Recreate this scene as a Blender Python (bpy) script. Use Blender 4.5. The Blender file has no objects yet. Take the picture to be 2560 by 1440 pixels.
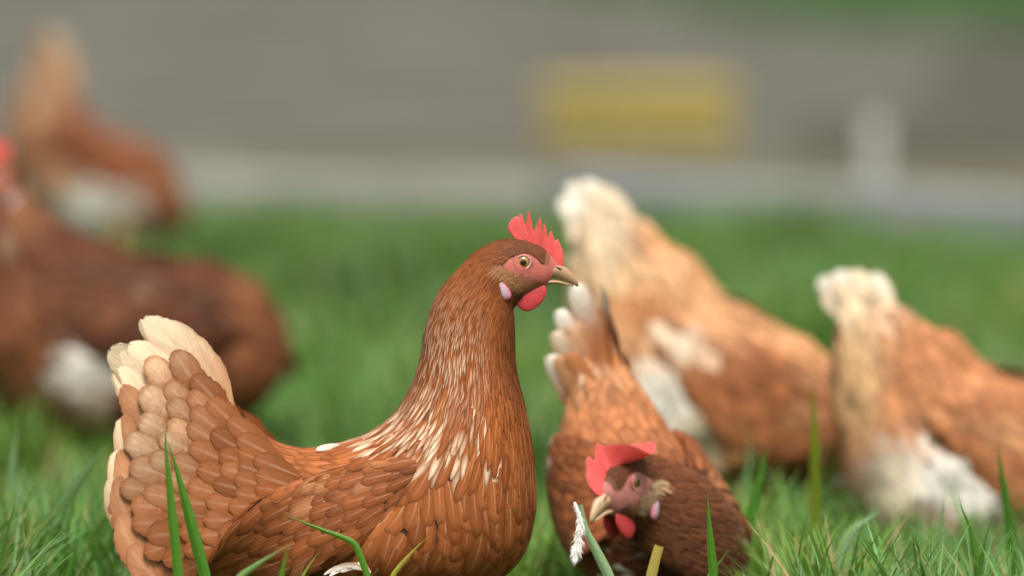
import bpy, bmesh, math, random
import numpy as np
from mathutils import Vector

R = math.radians
rng = np.random.default_rng(11)
random.seed(11)
scene = bpy.context.scene
COL = scene.collection

# ------------------------------------------------------------------ camera
CAM_D, CAM_H, PITCH = 8.33, 1.0, 4.385
cam_data = bpy.data.cameras.new('camera')
cam_data.sensor_width = 36.0
cam_data.lens = 300.0
cam_data.clip_start = 0.1
cam_data.clip_end = 2000.0
cam_data.dof.use_dof = True
cam_data.dof.focus_distance = 8.29
cam_data.dof.aperture_fstop = 2.45
cam = bpy.data.objects.new('camera', cam_data)
COL.objects.link(cam)
cam.location = (0, -CAM_D, CAM_H)
cam.rotation_euler = (R(90 - PITCH), 0, 0)
scene.camera = cam

# ------------------------------------------------------------------ sky, sun, exposure
SUN_EL, SUN_AZ = 62.0, 168.0          # azimuth measured from +Y towards +X
world = bpy.data.worlds.new('World')
scene.world = world
world.use_nodes = True
wn = world.node_tree
bg = wn.nodes['Background']
sky = wn.nodes.new('ShaderNodeTexSky')
sky.sky_type = 'NISHITA'
sky.sun_disc = False
sky.sun_elevation = R(SUN_EL)
sky.sun_rotation = R(SUN_AZ)
sky.air_density = 1.0
sky.dust_density = 6.0
sky.ozone_density = 0.5
hsv = wn.nodes.new('ShaderNodeHueSaturation')
hsv.inputs['Saturation'].default_value = 0.12
wn.links.new(sky.outputs['Color'], hsv.inputs['Color'])
wn.links.new(hsv.outputs['Color'], bg.inputs['Color'])
bg.inputs['Strength'].default_value = 0.105
sun_data = bpy.data.lights.new('sun', 'SUN')
sun_data.energy = 2.2
sun_data.angle = R(16)
sun_data.color = (1.0, 0.95, 0.87)
sun = bpy.data.objects.new('sun', sun_data)
COL.objects.link(sun)
_d = Vector((math.sin(R(SUN_AZ)) * math.cos(R(SUN_EL)), math.cos(R(SUN_AZ)) * math.cos(R(SUN_EL)), math.sin(R(SUN_EL))))
sun.rotation_euler = _d.to_track_quat('Z', 'Y').to_euler()
sun.location = (0, 0, 5)
scene.view_settings.view_transform = 'Standard'
scene.view_settings.look = 'None'
scene.view_settings.exposure = 0.62
scene.view_settings.gamma = 1.0
scene.cycles.use_denoising = True

# ------------------------------------------------------------------ helpers
def ppm_at(Y):
    return 21333.0 / (CAM_D + Y)

def gy_at(Y):
    return -914.0 + 21333.0 / (CAM_D + Y) * CAM_H

def px2w(px, py, Y):
    """a point of the place at depth Y seen at a pixel of the photograph (used to read off real positions)"""
    p = ppm_at(Y)
    return np.array([(px - 1280.0) / p, Y, (gy_at(Y) - py) / p])

def sm(a, b, x):
    t = np.clip((np.asarray(x, float) - a) / (b - a), 0, 1)
    return t * t * (3 - 2 * t)

def tag(o, label, cat, group=None, kind=None):
    if label: o['label'] = label
    if cat: o['category'] = cat
    if group: o['group'] = group
    if kind: o['kind'] = kind
    return o

def make_obj(name, V, F, mat, parent=None, col=None, st=None, smooth=True, loc=None):
    me = bpy.data.meshes.new(name)
    V = np.asarray(V, float)
    if loc is not None:
        V = V - np.asarray(loc, float)
    me.from_pydata(V.tolist(), [], [list(map(int, f)) for f in F])
    finish_mesh(me, mat, col, st, smooth)
    o = bpy.data.objects.new(name, me)
    COL.objects.link(o)
    if parent is not None:
        o.parent = parent
    elif loc is not None:
        o.location = loc
    return o

def finish_mesh(me, mat, col=None, st=None, smooth=True, nor=None):
    n = len(me.vertices)
    if col is not None:
        a = me.attributes.new('Col', 'FLOAT_COLOR', 'POINT')
        c = np.ones((n, 4), np.float32); c[:, :3] = np.asarray(col).reshape(n, 3)
        a.data.foreach_set('color', c.ravel())
    if st is not None:
        a = me.attributes.new('st', 'FLOAT_VECTOR', 'POINT')
        a.data.foreach_set('vector', np.asarray(st, np.float32).reshape(n * 3))
    if smooth:
        me.polygons.foreach_set('use_smooth', np.ones(len(me.polygons), bool))
    me.materials.append(mat)
    me.update()
    if nor is not None:
        me.normals_split_custom_set_from_vertices(np.asarray(nor, float).tolist())

def quads_mesh(name, V, Q, mat, parent, col=None, st=None, loc=(0, 0, 0), nor=None):
    """fast path for big quad meshes"""
    me = bpy.data.meshes.new(name)
    V = np.asarray(V, np.float32) - np.asarray(loc, np.float32)
    n, m = len(V), len(Q)
    me.vertices.add(n); me.vertices.foreach_set('co', V.ravel())
    me.loops.add(m * 4); me.loops.foreach_set('vertex_index', np.asarray(Q, np.int32).ravel())
    me.polygons.add(m)
    me.polygons.foreach_set('loop_start', np.arange(0, m * 4, 4, dtype=np.int32))
    me.polygons.foreach_set('loop_total', np.full(m, 4, np.int32))
    me.update(calc_edges=True)
    finish_mesh(me, mat, col, st, nor=nor)
    o = bpy.data.objects.new(name, me)
    COL.objects.link(o)
    if parent is not None: o.parent = parent
    else: o.location = loc
    return o

def empty(name, loc):
    o = bpy.data.objects.new(name, None)
    o.empty_display_size = 0.05
    o.location = loc
    COL.objects.link(o)
    return o

def catmull(A, u):
    A = np.asarray(A, float)
    n = len(A)
    u = np.clip(u, 0, n - 1 - 1e-9)
    i = np.floor(u).astype(int)
    f = (u - i)
    if A.ndim > 1: f = f[..., None]
    g = lambda k: A[np.clip(k, 0, n - 1)]
    p0, p1, p2, p3 = g(i - 1), g(i), g(i + 1), g(i + 2)
    return 0.5 * (2 * p1 + (p2 - p0) * f + (2 * p0 - 5 * p1 + 4 * p2 - p3) * f ** 2 + (3 * p1 - p0 - 3 * p2 + p3) * f ** 3)

# ------------------------------------------------------------------ materials
def new_mat(name):
    m = bpy.data.materials.new(name)
    m.use_nodes = True
    nt = m.node_tree
    return m, nt, nt.nodes['Principled BSDF']

def nd(nt, kind, **kw):
    n = nt.nodes.new(kind)
    for k, v in kw.items(): setattr(n, k, v)
    return n

def mth(nt, op, a, b=None, c=None):
    n = nt.nodes.new('ShaderNodeMath'); n.operation = op
    for i, x in enumerate((a, b, c)):
        if x is None: continue
        if isinstance(x, (int, float)): n.inputs[i].default_value = x
        else: nt.links.new(x, n.inputs[i])
    return n.outputs[0]

def maprange(nt, x, a, b, c, d, smooth=True):
    n = nt.nodes.new('ShaderNodeMapRange')
    n.interpolation_type = 'SMOOTHSTEP' if smooth else 'LINEAR'
    nt.links.new(x, n.inputs[0])
    for i, v in enumerate((a, b, c, d)): n.inputs[i + 1].default_value = v
    return n.outputs[0]

def noise(nt, vec, scale, detail=2.0, rough=0.5):
    n = nt.nodes.new('ShaderNodeTexNoise')
    n.inputs['Scale'].default_value = scale
    n.inputs['Detail'].default_value = detail
    n.inputs['Roughness'].default_value = rough
    if vec is not None: nt.links.new(vec, n.inputs['Vector'])
    return n

def ramp(nt, fac, stops):
    n = nt.nodes.new('ShaderNodeValToRGB')
    el = n.color_ramp.elements
    while len(el) < len(stops): el.new(0.5)
    for e, (p, c) in zip(el, stops):
        e.position = p; e.color = (*c, 1)
    nt.links.new(fac, n.inputs['Fac'])
    return n.outputs['Color']

def mixrgb(nt, fac, a, b, mode='MIX'):
    n = nt.nodes.new('ShaderNodeMix'); n.data_type = 'RGBA'; n.blend_type = mode
    for sock, x in ((n.inputs[0], fac), (n.inputs[6], a), (n.inputs[7], b)):
        if isinstance(x, (int, float)): sock.default_value = x
        elif isinstance(x, tuple): sock.default_value = (*x, 1)
        else: nt.links.new(x, sock)
    return n.outputs[2]

def bump(nt, h, strength, dist=0.001):
    n = nt.nodes.new('ShaderNodeBump')
    n.inputs['Strength'].default_value = strength
    n.inputs['Distance'].default_value = dist
    nt.links.new(h, n.inputs['Height'])
    return n.outputs['Normal']

def feather_material():
    m, nt, b = new_mat('feather')
    L = nt.links
    col = nd(nt, 'ShaderNodeAttribute', attribute_name='Col')
    st = nd(nt, 'ShaderNodeAttribute', attribute_name='st')
    sep = nd(nt, 'ShaderNodeSeparateXYZ'); L.new(st.outputs['Vector'], sep.inputs[0])
    t, s, r = sep.outputs
    at = mth(nt, 'ABSOLUTE', t)
    shaft = maprange(nt, at, 0.02, 0.15, 1.0, 0.0)
    shaft = mth(nt, 'MULTIPLY', shaft, maprange(nt, s, 0.2, 0.92, 1.0, 0.25))
    cv = nd(nt, 'ShaderNodeCombineXYZ')
    L.new(mth(nt, 'MULTIPLY', mth(nt, 'SUBTRACT', s, mth(nt, 'MULTIPLY', at, 0.4)), 26.0), cv.inputs[0])
    L.new(mth(nt, 'MULTIPLY', at, 1.6), cv.inputs[1])
    L.new(mth(nt, 'MULTIPLY', r, 91.0), cv.inputs[2])
    nz = noise(nt, cv.outputs[0], 1.0, 3.0, 0.6)
    barb = maprange(nt, nz.outputs['Fac'], 0.3, 0.7, 0.85, 1.14, False)
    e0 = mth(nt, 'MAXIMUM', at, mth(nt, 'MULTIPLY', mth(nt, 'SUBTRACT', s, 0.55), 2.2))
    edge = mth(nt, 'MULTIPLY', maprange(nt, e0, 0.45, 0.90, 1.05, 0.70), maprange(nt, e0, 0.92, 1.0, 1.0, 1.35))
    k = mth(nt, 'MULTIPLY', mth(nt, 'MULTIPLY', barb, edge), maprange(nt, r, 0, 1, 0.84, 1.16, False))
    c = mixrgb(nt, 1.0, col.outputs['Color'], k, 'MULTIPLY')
    c2 = mixrgb(nt, mth(nt, 'MULTIPLY', shaft, 0.34), c, mixrgb(nt, 0.55, c, (0.9, 0.62, 0.42)))
    L.new(c2, b.inputs['Base Color'])
    b.inputs['Roughness'].default_value = 0.68
    b.inputs['Specular IOR Level'].default_value = 0.16
    b.inputs['Sheen Weight'].default_value = 0.0
    b.inputs['Sheen Roughness'].default_value = 0.5
    L.new(bump(nt, nz.outputs['Fac'], 0.25, 0.0006), b.inputs['Normal'])
    # feathers let a little light through
    tr = nd(nt, 'ShaderNodeBsdfTranslucent'); L.new(c2, tr.inputs['Color'])
    mx = nd(nt, 'ShaderNodeMixShader'); mx.inputs[0].default_value = 0.10
    L.new(b.outputs[0], mx.inputs[1]); L.new(tr.outputs[0], mx.inputs[2])
    L.new(mx.outputs[0], nt.nodes['Material Output'].inputs['Surface'])
    return m

def skin_material(name, scale=900, rough=0.42, strength=0.35, sss=0.15, radius=(0.004, 0.001, 0.0007)):
    m, nt, b = new_mat(name)
    L = nt.links
    col = nd(nt, 'ShaderNodeAttribute', attribute_name='Col')
    tc = nd(nt, 'ShaderNodeTexCoord')
    nz = noise(nt, tc.outputs['Object'], scale, 3.0, 0.6)
    nz2 = noise(nt, tc.outputs['Object'], scale * 0.16, 2.0)
    k = mth(nt, 'MULTIPLY', maprange(nt, nz.outputs['Fac'], 0.3, 0.7, 0.82, 1.15, False), maprange(nt, nz2.outputs['Fac'], 0.3, 0.7, 0.9, 1.1, False))
    L.new(mixrgb(nt, 1.0, col.outputs['Color'], k, 'MULTIPLY'), b.inputs['Base Color'])
    b.inputs['Roughness'].default_value = rough
    b.inputs['Subsurface Weight'].default_value = sss
    b.inputs['Subsurface Radius'].default_value = radius
    b.inputs['Subsurface Scale'].default_value = 1.0
    L.new(bump(nt, nz.outputs['Fac'], strength, 0.0012), b.inputs['Normal'])
    return m

def eye_material():
    m, nt, b = new_mat('eye')
    col = nd(nt, 'ShaderNodeAttribute', attribute_name='Col')
    nt.links.new(col.outputs['Color'], b.inputs['Base Color'])
    b.inputs['Roughness'].default_value = 0.08
    b.inputs['Coat Weight'].default_value = 1.0
    b.inputs['Coat Roughness'].default_value = 0.03
    return m

def blade_material():
    m, nt, b = new_mat('grass_blade')
    L = nt.links
    col = nd(nt, 'ShaderNodeAttribute', attribute_name='Col')
    st = nd(nt, 'ShaderNodeAttribute', attribute_name='st')
    sep = nd(nt, 'ShaderNodeSeparateXYZ'); L.new(st.outputs['Vector'], sep.inputs[0])
    t, s, r = sep.outputs
    cv = nd(nt, 'ShaderNodeCombineXYZ')
    L.new(mth(nt, 'MULTIPLY', t, 5.0), cv.inputs[0]); L.new(mth(nt, 'MULTIPLY', s, 2.5), cv.inputs[1]); L.new(mth(nt, 'MULTIPLY', r, 77.0), cv.inputs[2])
    nz = noise(nt, cv.outputs[0], 1.0, 2.0)
    k = maprange(nt, nz.outputs['Fac'], 0.3, 0.7, 0.8, 1.2, False)
    c = mixrgb(nt, 1.0, col.outputs['Color'], k, 'MULTIPLY')
    L.new(c, b.inputs['Base Color'])
    b.inputs['Roughness'].default_value = 0.42
    b.inputs['Specular IOR Level'].default_value = 0.4
    tr = nd(nt, 'ShaderNodeBsdfTranslucent')
    L.new(mixrgb(nt, 0.4, c, (0.2, 0.42, 0.02)), tr.inputs['Color'])
    mx = nd(nt, 'ShaderNodeMixShader'); mx.inputs[0].default_value = 0.35
    L.new(b.outputs[0], mx.inputs[1]); L.new(tr.outputs[0], mx.inputs[2])
    L.new(mx.outputs[0], nt.nodes['Material Output'].inputs['Surface'])
    return m

def surface_material(name, stops, scale, scale2, rough=0.85, bstr=0.4, bdist=0.01, spec=0.2, stretch=None):
    m, nt, b = new_mat(name)
    L = nt.links
    tc = nd(nt, 'ShaderNodeTexCoord')
    vec = tc.outputs['Object']
    if stretch:
        mp = nd(nt, 'ShaderNodeMapping'); mp.inputs['Scale'].default_value = stretch
        L.new(vec, mp.inputs['Vector']); vec = mp.outputs[0]
    a = noise(nt, vec, scale, 4.0, 0.6)
    d = noise(nt, vec, scale2, 3.0, 0.65)
    c = ramp(nt, a.outputs['Fac'], stops)
    k = maprange(nt, d.outputs['Fac'], 0.3, 0.7, 0.72, 1.28, False)
    L.new(mixrgb(nt, 1.0, c, k, 'MULTIPLY'), b.inputs['Base Color'])
    b.inputs['Roughness'].default_value = rough
    b.inputs['Specular IOR Level'].default_value = spec
    L.new(bump(nt, d.outputs['Fac'], bstr, bdist), b.inputs['Normal'])
    return m

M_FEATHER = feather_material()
M_BODY = skin_material('under_plumage', 500, 0.75, 0.3, 0.03)
M_COMB = skin_material('comb_skin', 800, 0.36, 0.5, 0.35)
M_BEAK = skin_material('beak_horn', 400, 0.38, 0.12, 0.05)
M_LEG = skin_material('leg_scale', 350, 0.5, 0.6, 0.05)
M_EYE = eye_material()
M_BLADE = blade_material()
M_SOIL = surface_material('soil_and_moss', [(0.3, (0.028, 0.04, 0.012)), (0.5, (0.045, 0.075, 0.02)), (0.7, (0.07, 0.085, 0.03))], 1.6, 60, 0.95, 0.6, 0.01)
M_GRAVEL = surface_material('grey_gravel', [(0.36, (0.060, 0.059, 0.045)), (0.5, (0.098, 0.096, 0.075)), (0.64, (0.135, 0.130, 0.112))], 2.4, 40, 0.9, 0.7, 0.01)
M_TIMBER = surface_material('weathered_timber', [(0.3, (0.20, 0.20, 0.175)), (0.5, (0.28, 0.275, 0.25)), (0.7, (0.36, 0.35, 0.315))], 3.0, 28, 0.85, 0.5, 0.003, stretch=(1, 9, 9))
M_TIMBER2 = surface_material('bluish_weathered_timber', [(0.3, (0.17, 0.18, 0.185)), (0.5, (0.25, 0.26, 0.265)), (0.7, (0.33, 0.335, 0.33))], 3.0, 28, 0.85, 0.5, 0.003, stretch=(1, 9, 9))
M_POST = surface_material('white_painted_post', [(0.3, (0.36, 0.36, 0.34)), (0.6, (0.46, 0.46, 0.44))], 12, 60, 0.6, 0.2, 0.002)
M_YELLOW = surface_material('yellow_plastic', [(0.3, (0.31, 0.245, 0.07)), (0.6, (0.38, 0.30, 0.085))], 6, 50, 0.5, 0.1, 0.001, 0.4)
M_TARMAC = surface_material('dark_tarmac', [(0.36, (0.048, 0.044, 0.033)), (0.64, (0.085, 0.078, 0.060))], 2.0, 50, 0.9, 0.6, 0.008)
M_STRAW = surface_material('dry_straw_ground', [(0.36, (0.085, 0.080, 0.045)), (0.64, (0.14, 0.125, 0.07))], 4, 60, 0.95, 0.6, 0.01)

# ------------------------------------------------------------------ the setting
def sheet(name, x0, x1, y0, y1, z, mat, nx=1, ny=1, wob=0.0):
    xs, ys = np.linspace(x0, x1, nx + 1), np.linspace(y0, y1, ny + 1)
    X, Yy = np.meshgrid(xs, ys)
    Z = np.full_like(X, z)
    if wob:
        Z = Z + wob * (np.sin(X * 2.1 + 1) * np.sin(Yy * 1.7) - 1.0)
    V = np.stack([X, Yy, Z], -1).reshape(-1, 3)
    F = [(j * (nx + 1) + i, j * (nx + 1) + i + 1, (j + 1) * (nx + 1) + i + 1, (j + 1) * (nx + 1) + i) for j in range(ny) for i in range(nx)]
    o = make_obj(name, V, F, mat, smooth=False)
    o['kind'] = 'structure'
    return o

sheet('ground', -400, 400, -40, 800, 0.0, M_SOIL)
sheet('gravel_yard', -30, 30, 6.9, 18.0, 0.006, M_GRAVEL)
def ragged(name, pts, z, mat, seed):
    g = np.random.default_rng(seed)
    P = []
    for i in range(len(pts)):
        a, b = np.array(pts[i], float), np.array(pts[(i + 1) % len(pts)], float)
        k = max(2, int(np.linalg.norm(b - a) / 0.18))
        for j in range(k): P.append(a + (b - a) * j / k + g.standard_normal(2) * 0.05)
    V = np.array([(x, y, z) for x, y in P])
    o = make_obj(name, V, [list(range(len(V)))], mat, smooth=False)
    o['kind'] = 'structure'
ragged('tarmac', [(0.5, 7.9), (6.0, 7.3), (6.0, 12.3), (1.15, 12.6), (0.9, 10.6), (1.0, 9.4), (0.66, 8.8)], 0.010, M_TARMAC, 3)
ragged('dirt_path', [(-3.0, 6.95), (4.0, 6.3), (4.0, 7.3), (0.3, 7.7), (-3.0, 7.8)], 0.014, M_STRAW, 5)

def box_verts(x0, x1, y0, y1, z0, z1):
    V = [(x, y, z) for z in (z0, z1) for y in (y0, y1) for x in (x0, x1)]
    F = [(0, 2, 3, 1), (4, 5, 7, 6), (0, 1, 5, 4), (2, 6, 7, 3), (0, 4, 6, 2), (1, 3, 7, 5)]
    return V, F

def bevel_box(name, dims, mat, parent=None, bev=0.006, seg=2, loc=(0, 0, 0), rot=0.0, wob=0.0, nsub=0):
    bm = bmesh.new()
    V, F = box_verts(*dims)
    vs = [bm.verts.new(v) for v in V]
    for f in F: bm.faces.new([vs[i] for i in f])
    bm.normal_update()
    if nsub:
        long_e = [e for e in bm.edges if abs(e.verts[0].co.x - e.verts[1].co.x) > 0.1]
        bmesh.ops.subdivide_edges(bm, edges=long_e, cuts=nsub, use_grid_fill=True)
    sharp = [e for e in bm.edges if len(e.link_faces) == 2 and e.calc_face_angle(0) > 0.5]
    bmesh.ops.bevel(bm, geom=sharp, offset=bev, segments=seg, affect='EDGES', profile=0.6)
    if wob:
        for v in bm.verts:
            v.co.y += wob * math.sin(v.co.x * 5 + v.co.z * 9)
            v.co.z += wob * 0.7 * math.sin(v.co.x * 7.3 + 1.2)
    me = bpy.data.meshes.new(name); bm.to_mesh(me); bm.free()
    me.materials.append(mat)
    me.polygons.foreach_set('use_smooth', np.ones(len(me.polygons), bool))
    o = bpy.data.objects.new(name, me); COL.objects.link(o)
    o.location = loc; o.rotation_euler.z = rot
    if parent: o.parent = parent
    return o

# two weathered beams edging the gravel
def beam(pxa, pya, pxb, pyb, h, mat, label, wid=0.11):
    def gp(px, py):
        d = 21333.0 / (py + 914.0)
        return np.array([(px - 1280.0) * d / 21333.0, d - CAM_D])
    a, b = gp(pxa, pya), gp(pxb, pyb)
    L = np.linalg.norm(b - a); c = (a + b) / 2
    o = bevel_box('timber_beam', (-L / 2, L / 2, 0, wid, -0.01, h), mat, bev=0.008, loc=(c[0], c[1], 0), rot=math.atan2(b[1] - a[1], b[0] - a[0]), wob=0.003, nsub=10)
    tag(o, label, 'beam', 'timber beams edging the gravel')
    return o
beam(-500, 492, 1345, 522, 0.048, M_TIMBER, 'pale grey timber beam behind the grass, reaching in from the far brown hen')
beam(1372, 535, 2900, 622, 0.070, M_TIMBER2, 'bluish grey timber beam lying below the white post')

pw = px2w(2182, 452, 6.75)
post = bevel_box('wooden_post', (-0.017, 0.017, -0.017, 0.017, -0.05, 0.150), M_POST, bev=0.006, loc=(pw[0], 6.62, 0.0))
tag(post, 'short white post standing behind the bluish beam', 'post')

# yellow crate on the gravel
def crate():
    Yc = 8.2
    p = ppm_at(Yc)
    xc = (1597 - 1280) / p
    w, h, d, th = 480 / p, 0.122, 0.26, 0.012
    root = empty('plastic_crate', (xc, Yc, 0.006))
    tag(root, 'blurred yellow plastic crate on the grey gravel', 'crate')
    bev = 0.004
    # y up to d
    bevel_box('base', (-w / 2 + th, w / 2 - th, th, d - th, 0.0, th), M_YELLOW, root, bev)
    bevel_box('wall', (-w / 2, w / 2, 0, th, 0.0, h), M_YELLOW, root, bev)
    bevel_box('wall', (-w / 2, w / 2, d - th, d, 0.0, h), M_YELLOW, root, bev)
    bevel_box('wall', (-w / 2, -w / 2 + th, th, d - th, 0.0, h), M_YELLOW, root, bev)
    bevel_box('wall', (w / 2 - th, w / 2, th, d - th, 0.0, h), M_YELLOW, root, bev)
    bevel_box('rim', (-w / 2 - 0.012, w / 2 + 0.012, -0.012, 0.0, h - 0.028, h + 0.004), M_YELLOW, root, bev)
    for i in range(5):
        x = -w / 2 + (i + 0.5) * w / 5
        bevel_box('rib', (x - 0.006, x + 0.006, -0.009, 0.0, 0.004, h - 0.03), M_YELLOW, root, 0.002)
crate()

# ------------------------------------------------------------------ swept surfaces
class Sweep:
    """elliptical rings (centre, up axis, side axis), smoothly interpolated; u runs from head to tail, v around"""
    lump = 0.0
    def __init__(self, C, A, S, pear=None, post=None, lump=0.0):
        self.lump = lump
        self.C, self.A, self.S = (np.asarray(x, float) for x in (C, A, S))
        self.n = len(self.C)
        self.pear = np.zeros(self.n) if pear is None else np.asarray(pear, float)
        self.post = post
        self.grid()
    def raw(self, u, v):
        u = np.asarray(u, float); v = np.asarray(v, float)
        C, A, S, k = catmull(self.C, u), catmull(self.A, u), catmull(self.S, u), catmull(self.pear, u)
        c, s = np.cos(v), np.sin(v)
        if self.lump:
            q = 1 + self.lump * (np.sin(1.9 * u + 2.0 * np.sin(v * 2)) * np.sin(2.3 * v + 0.8 * u) + 0.6 * np.sin(3.3 * u + 3 * c)) * sm(4.5, 7.5, u)
            c, s = c * q, s * q
        return C + A * c[..., None] + S * (s * (1 - k * c))[..., None]
    def at(self, u, v):
        u, v = np.broadcast_arrays(np.asarray(u, float), np.asarray(v, float))
        P = self.raw(u, v)
        return self.post(P, u) if self.post else P
    def frame(self, u, v, e=0.03):
        P = self.at(u, v)
        ua, ub = np.clip(u - e, 0, self.n - 1.0001), np.clip(u + e, 0, self.n - 1.0001)
        Su = (self.at(ub, v) - self.at(ua, v)) / (ub - ua)[..., None]
        Sv = (self.at(u, v + e) - self.at(u, v - e)) / (2 * e)
        N = np.cross(Su, Sv)
        N /= np.linalg.norm(N, axis=-1, keepdims=True) + 1e-12
        Cc = self.C_at(u)
        sgn = np.sign(np.sum(N * (P - Cc), -1, keepdims=True)); sgn[sgn == 0] = 1
        return P, Su, Sv, N * sgn
    def C_at(self, u):
        C = catmull(self.C, np.asarray(u, float))
        return self.post(C, np.asarray(u, float)) if self.post else C
    def grid(self, nu=None, nv=64):
        nu = nu or self.n * 10
        self.gu = np.linspace(0, self.n - 1.001, nu); self.gv = np.linspace(0, 2 * np.pi, nv, endpoint=False)
        U, V = np.meshgrid(self.gu, self.gv, indexing='ij')
        self.GU, self.GV = U, V
        self.GP = self.at(U, V)
        self.GR = self.raw(U, V)
    def mesh(self, sub=6, nv=40, sub_head=None):
        us = np.linspace(0, self.n - 1.001, (self.n - 1) * sub + 1)
        if sub_head:
            k = sub_head[0]
            us = np.concatenate([np.linspace(0, k, k * sub_head[1], endpoint=False), np.linspace(k, self.n - 1.001, (self.n - 1 - k) * sub + 1)])
        vs = np.linspace(0, 2 * np.pi, nv, endpoint=False)
        U, V = np.meshgrid(us, vs, indexing='ij')
        P = self.at(U, V).reshape(-1, 3)
        nu = len(us)
        F = [(i * nv + j, i * nv + (j + 1) % nv, (i + 1) * nv + (j + 1) % nv, (i + 1) * nv + j) for i in range(nu - 1) for j in range(nv)]
        a, b = len(P), len(P) + 1
        P = np.vstack([P, self.C_at(np.array([0.0])), self.C_at(np.array([self.n - 1.001]))])
        F += [(a, (j + 1) % nv, j) for j in range(nv)] + [(b, (nu - 1) * nv + j, (nu - 1) * nv + (j + 1) % nv) for j in range(nv)]
        U = np.append(U.ravel(), [0, self.n - 1.001]); V = np.append(V.ravel(), [0, 0])
        return P, F, U, V

# feather outlines: half-width along the length
SROW = np.array([0.0, 0.22, 0.45, 0.64, 0.80, 0.92, 1.0])
TCOL = np.array([-1.0, -0.5, 0.0, 0.5, 1.0])
PROF = {
    'round': np.array([0.55, 0.88, 1.0, 1.0, 0.90, 0.64, 0.22]),
    'lance': np.array([0.55, 0.95, 1.0, 0.82, 0.55, 0.27, 0.04]),
    'broad': np.array([0.30, 0.70, 0.92, 1.0, 0.97, 0.74, 0.28]),
}
NR, NC = len(SROW), len(TCOL)
FQ = np.array([(i * NC + j, i * NC + j + 1, (i + 1) * NC + j + 1, (i + 1) * NC + j) for i in range(NR - 1) for j in range(NC - 1)])

def feather_geo(sw, u0, v0, L, W, prof, h0, lift, camber, twist, rnd):
    """N feathers lying on a swept surface -> (N,NR,NC,3)"""
    N = len(u0)
    umax = sw.n - 1.002
    V = np.zeros((N, NR, NC, 3)); NO = np.zeros((N, NR, NC, 3))
    u, v, exc = u0.copy(), v0.copy(), np.zeros(N)
    sprev = 0.0
    UU = np.zeros((N, NR)); VV = np.zeros((N, NR))
    for i, s in enumerate(SROW):
        for _ in range(2):
            ds = (s - sprev) * L / 2
            P, Su, Sv, Nn = sw.frame(u, v)
            lu = np.linalg.norm(Su, axis=-1) + 1e-9; lv = np.linalg.norm(Sv, axis=-1) + 1e-9
            un = u + ds * np.cos(twist) / lu
            over = np.maximum(un - umax, 0) * lu
            exc += over
            u = np.minimum(un, umax)
            v = v + ds * np.sin(twist) / np.maximum(lv, 0.004)
        sprev = s
        UU[:, i], VV[:, i] = u, v
        P, Su, Sv, Nn = sw.frame(u, v)
        d = Su / (np.linalg.norm(Su, axis=-1, keepdims=True) + 1e-9)
        w = W * prof[:, i]
        lv = np.linalg.norm(Sv, axis=-1) + 1e-9
        ns = np.sqrt(np.maximum(lv, 1e-6))
        for j, t in enumerate(TCOL):
            dv = np.clip(t * w / np.maximum(lv, 0.002), -1.2, 1.2)
            Pj = sw.at(u, v + dv)
            # stay between wrapped and flat
            flat = P + Sv / lv[:, None] * (t * w)[:, None]
            Pj = 0.55 * Pj + 0.45 * flat
            hgt = h0 + lift * s ** 1.3 * L + camber * W * (1 - t * t) + (rnd[:, 0] - 0.5) * 0.0006 + (rnd[:, 1] - 0.5) * 0.04 * w * t
            V[:, i, j] = Pj + d * exc[:, None] + Nn * hgt[:, None]
            nn = Nn + Sv / lv[:, None] * (t * (0.06 + 0.7 * np.clip(w / np.maximum(lv, 0.004), 0, 0.5))[:, None]) + d * (0.10 * sm(0.7, 1.0, s))
            NO[:, i, j] = nn / np.linalg.norm(nn, axis=-1, keepdims=True)
        # edges sag back a little so that the tip is rounded
        if i >= 3:
            back = (np.abs(TCOL) ** 2)[None, :, None] * (0.10 * W * (i - 2) / 4.0)[:, None, None]
            V[:, i] -= d[:, None, :] * back
    gj = np.random.default_rng(N + 17)
    for j, jn in ((0, 1), (NC - 1, NC - 2)):
        k = (gj.random((N, NR)) ** 2 * 0.40)[..., None]
        V[:, :, j] = V[:, :, j] * (1 - k) + V[:, :, jn] * k
    k = (gj.random((N, NC)) ** 1.5 * 0.45)[..., None]
    V[:, -1] = V[:, -1] * (1 - k) + V[:, -2] * k
    return V, UU, VV, NO

def feather_st(N, rnd):
    st = np.zeros((N, NR, NC, 3))
    st[..., 0] = TCOL[None, None, :]
    st[..., 1] = SROW[None, :, None]
    st[..., 2] = rnd[:, 2][:, None, None]
    return st

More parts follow.
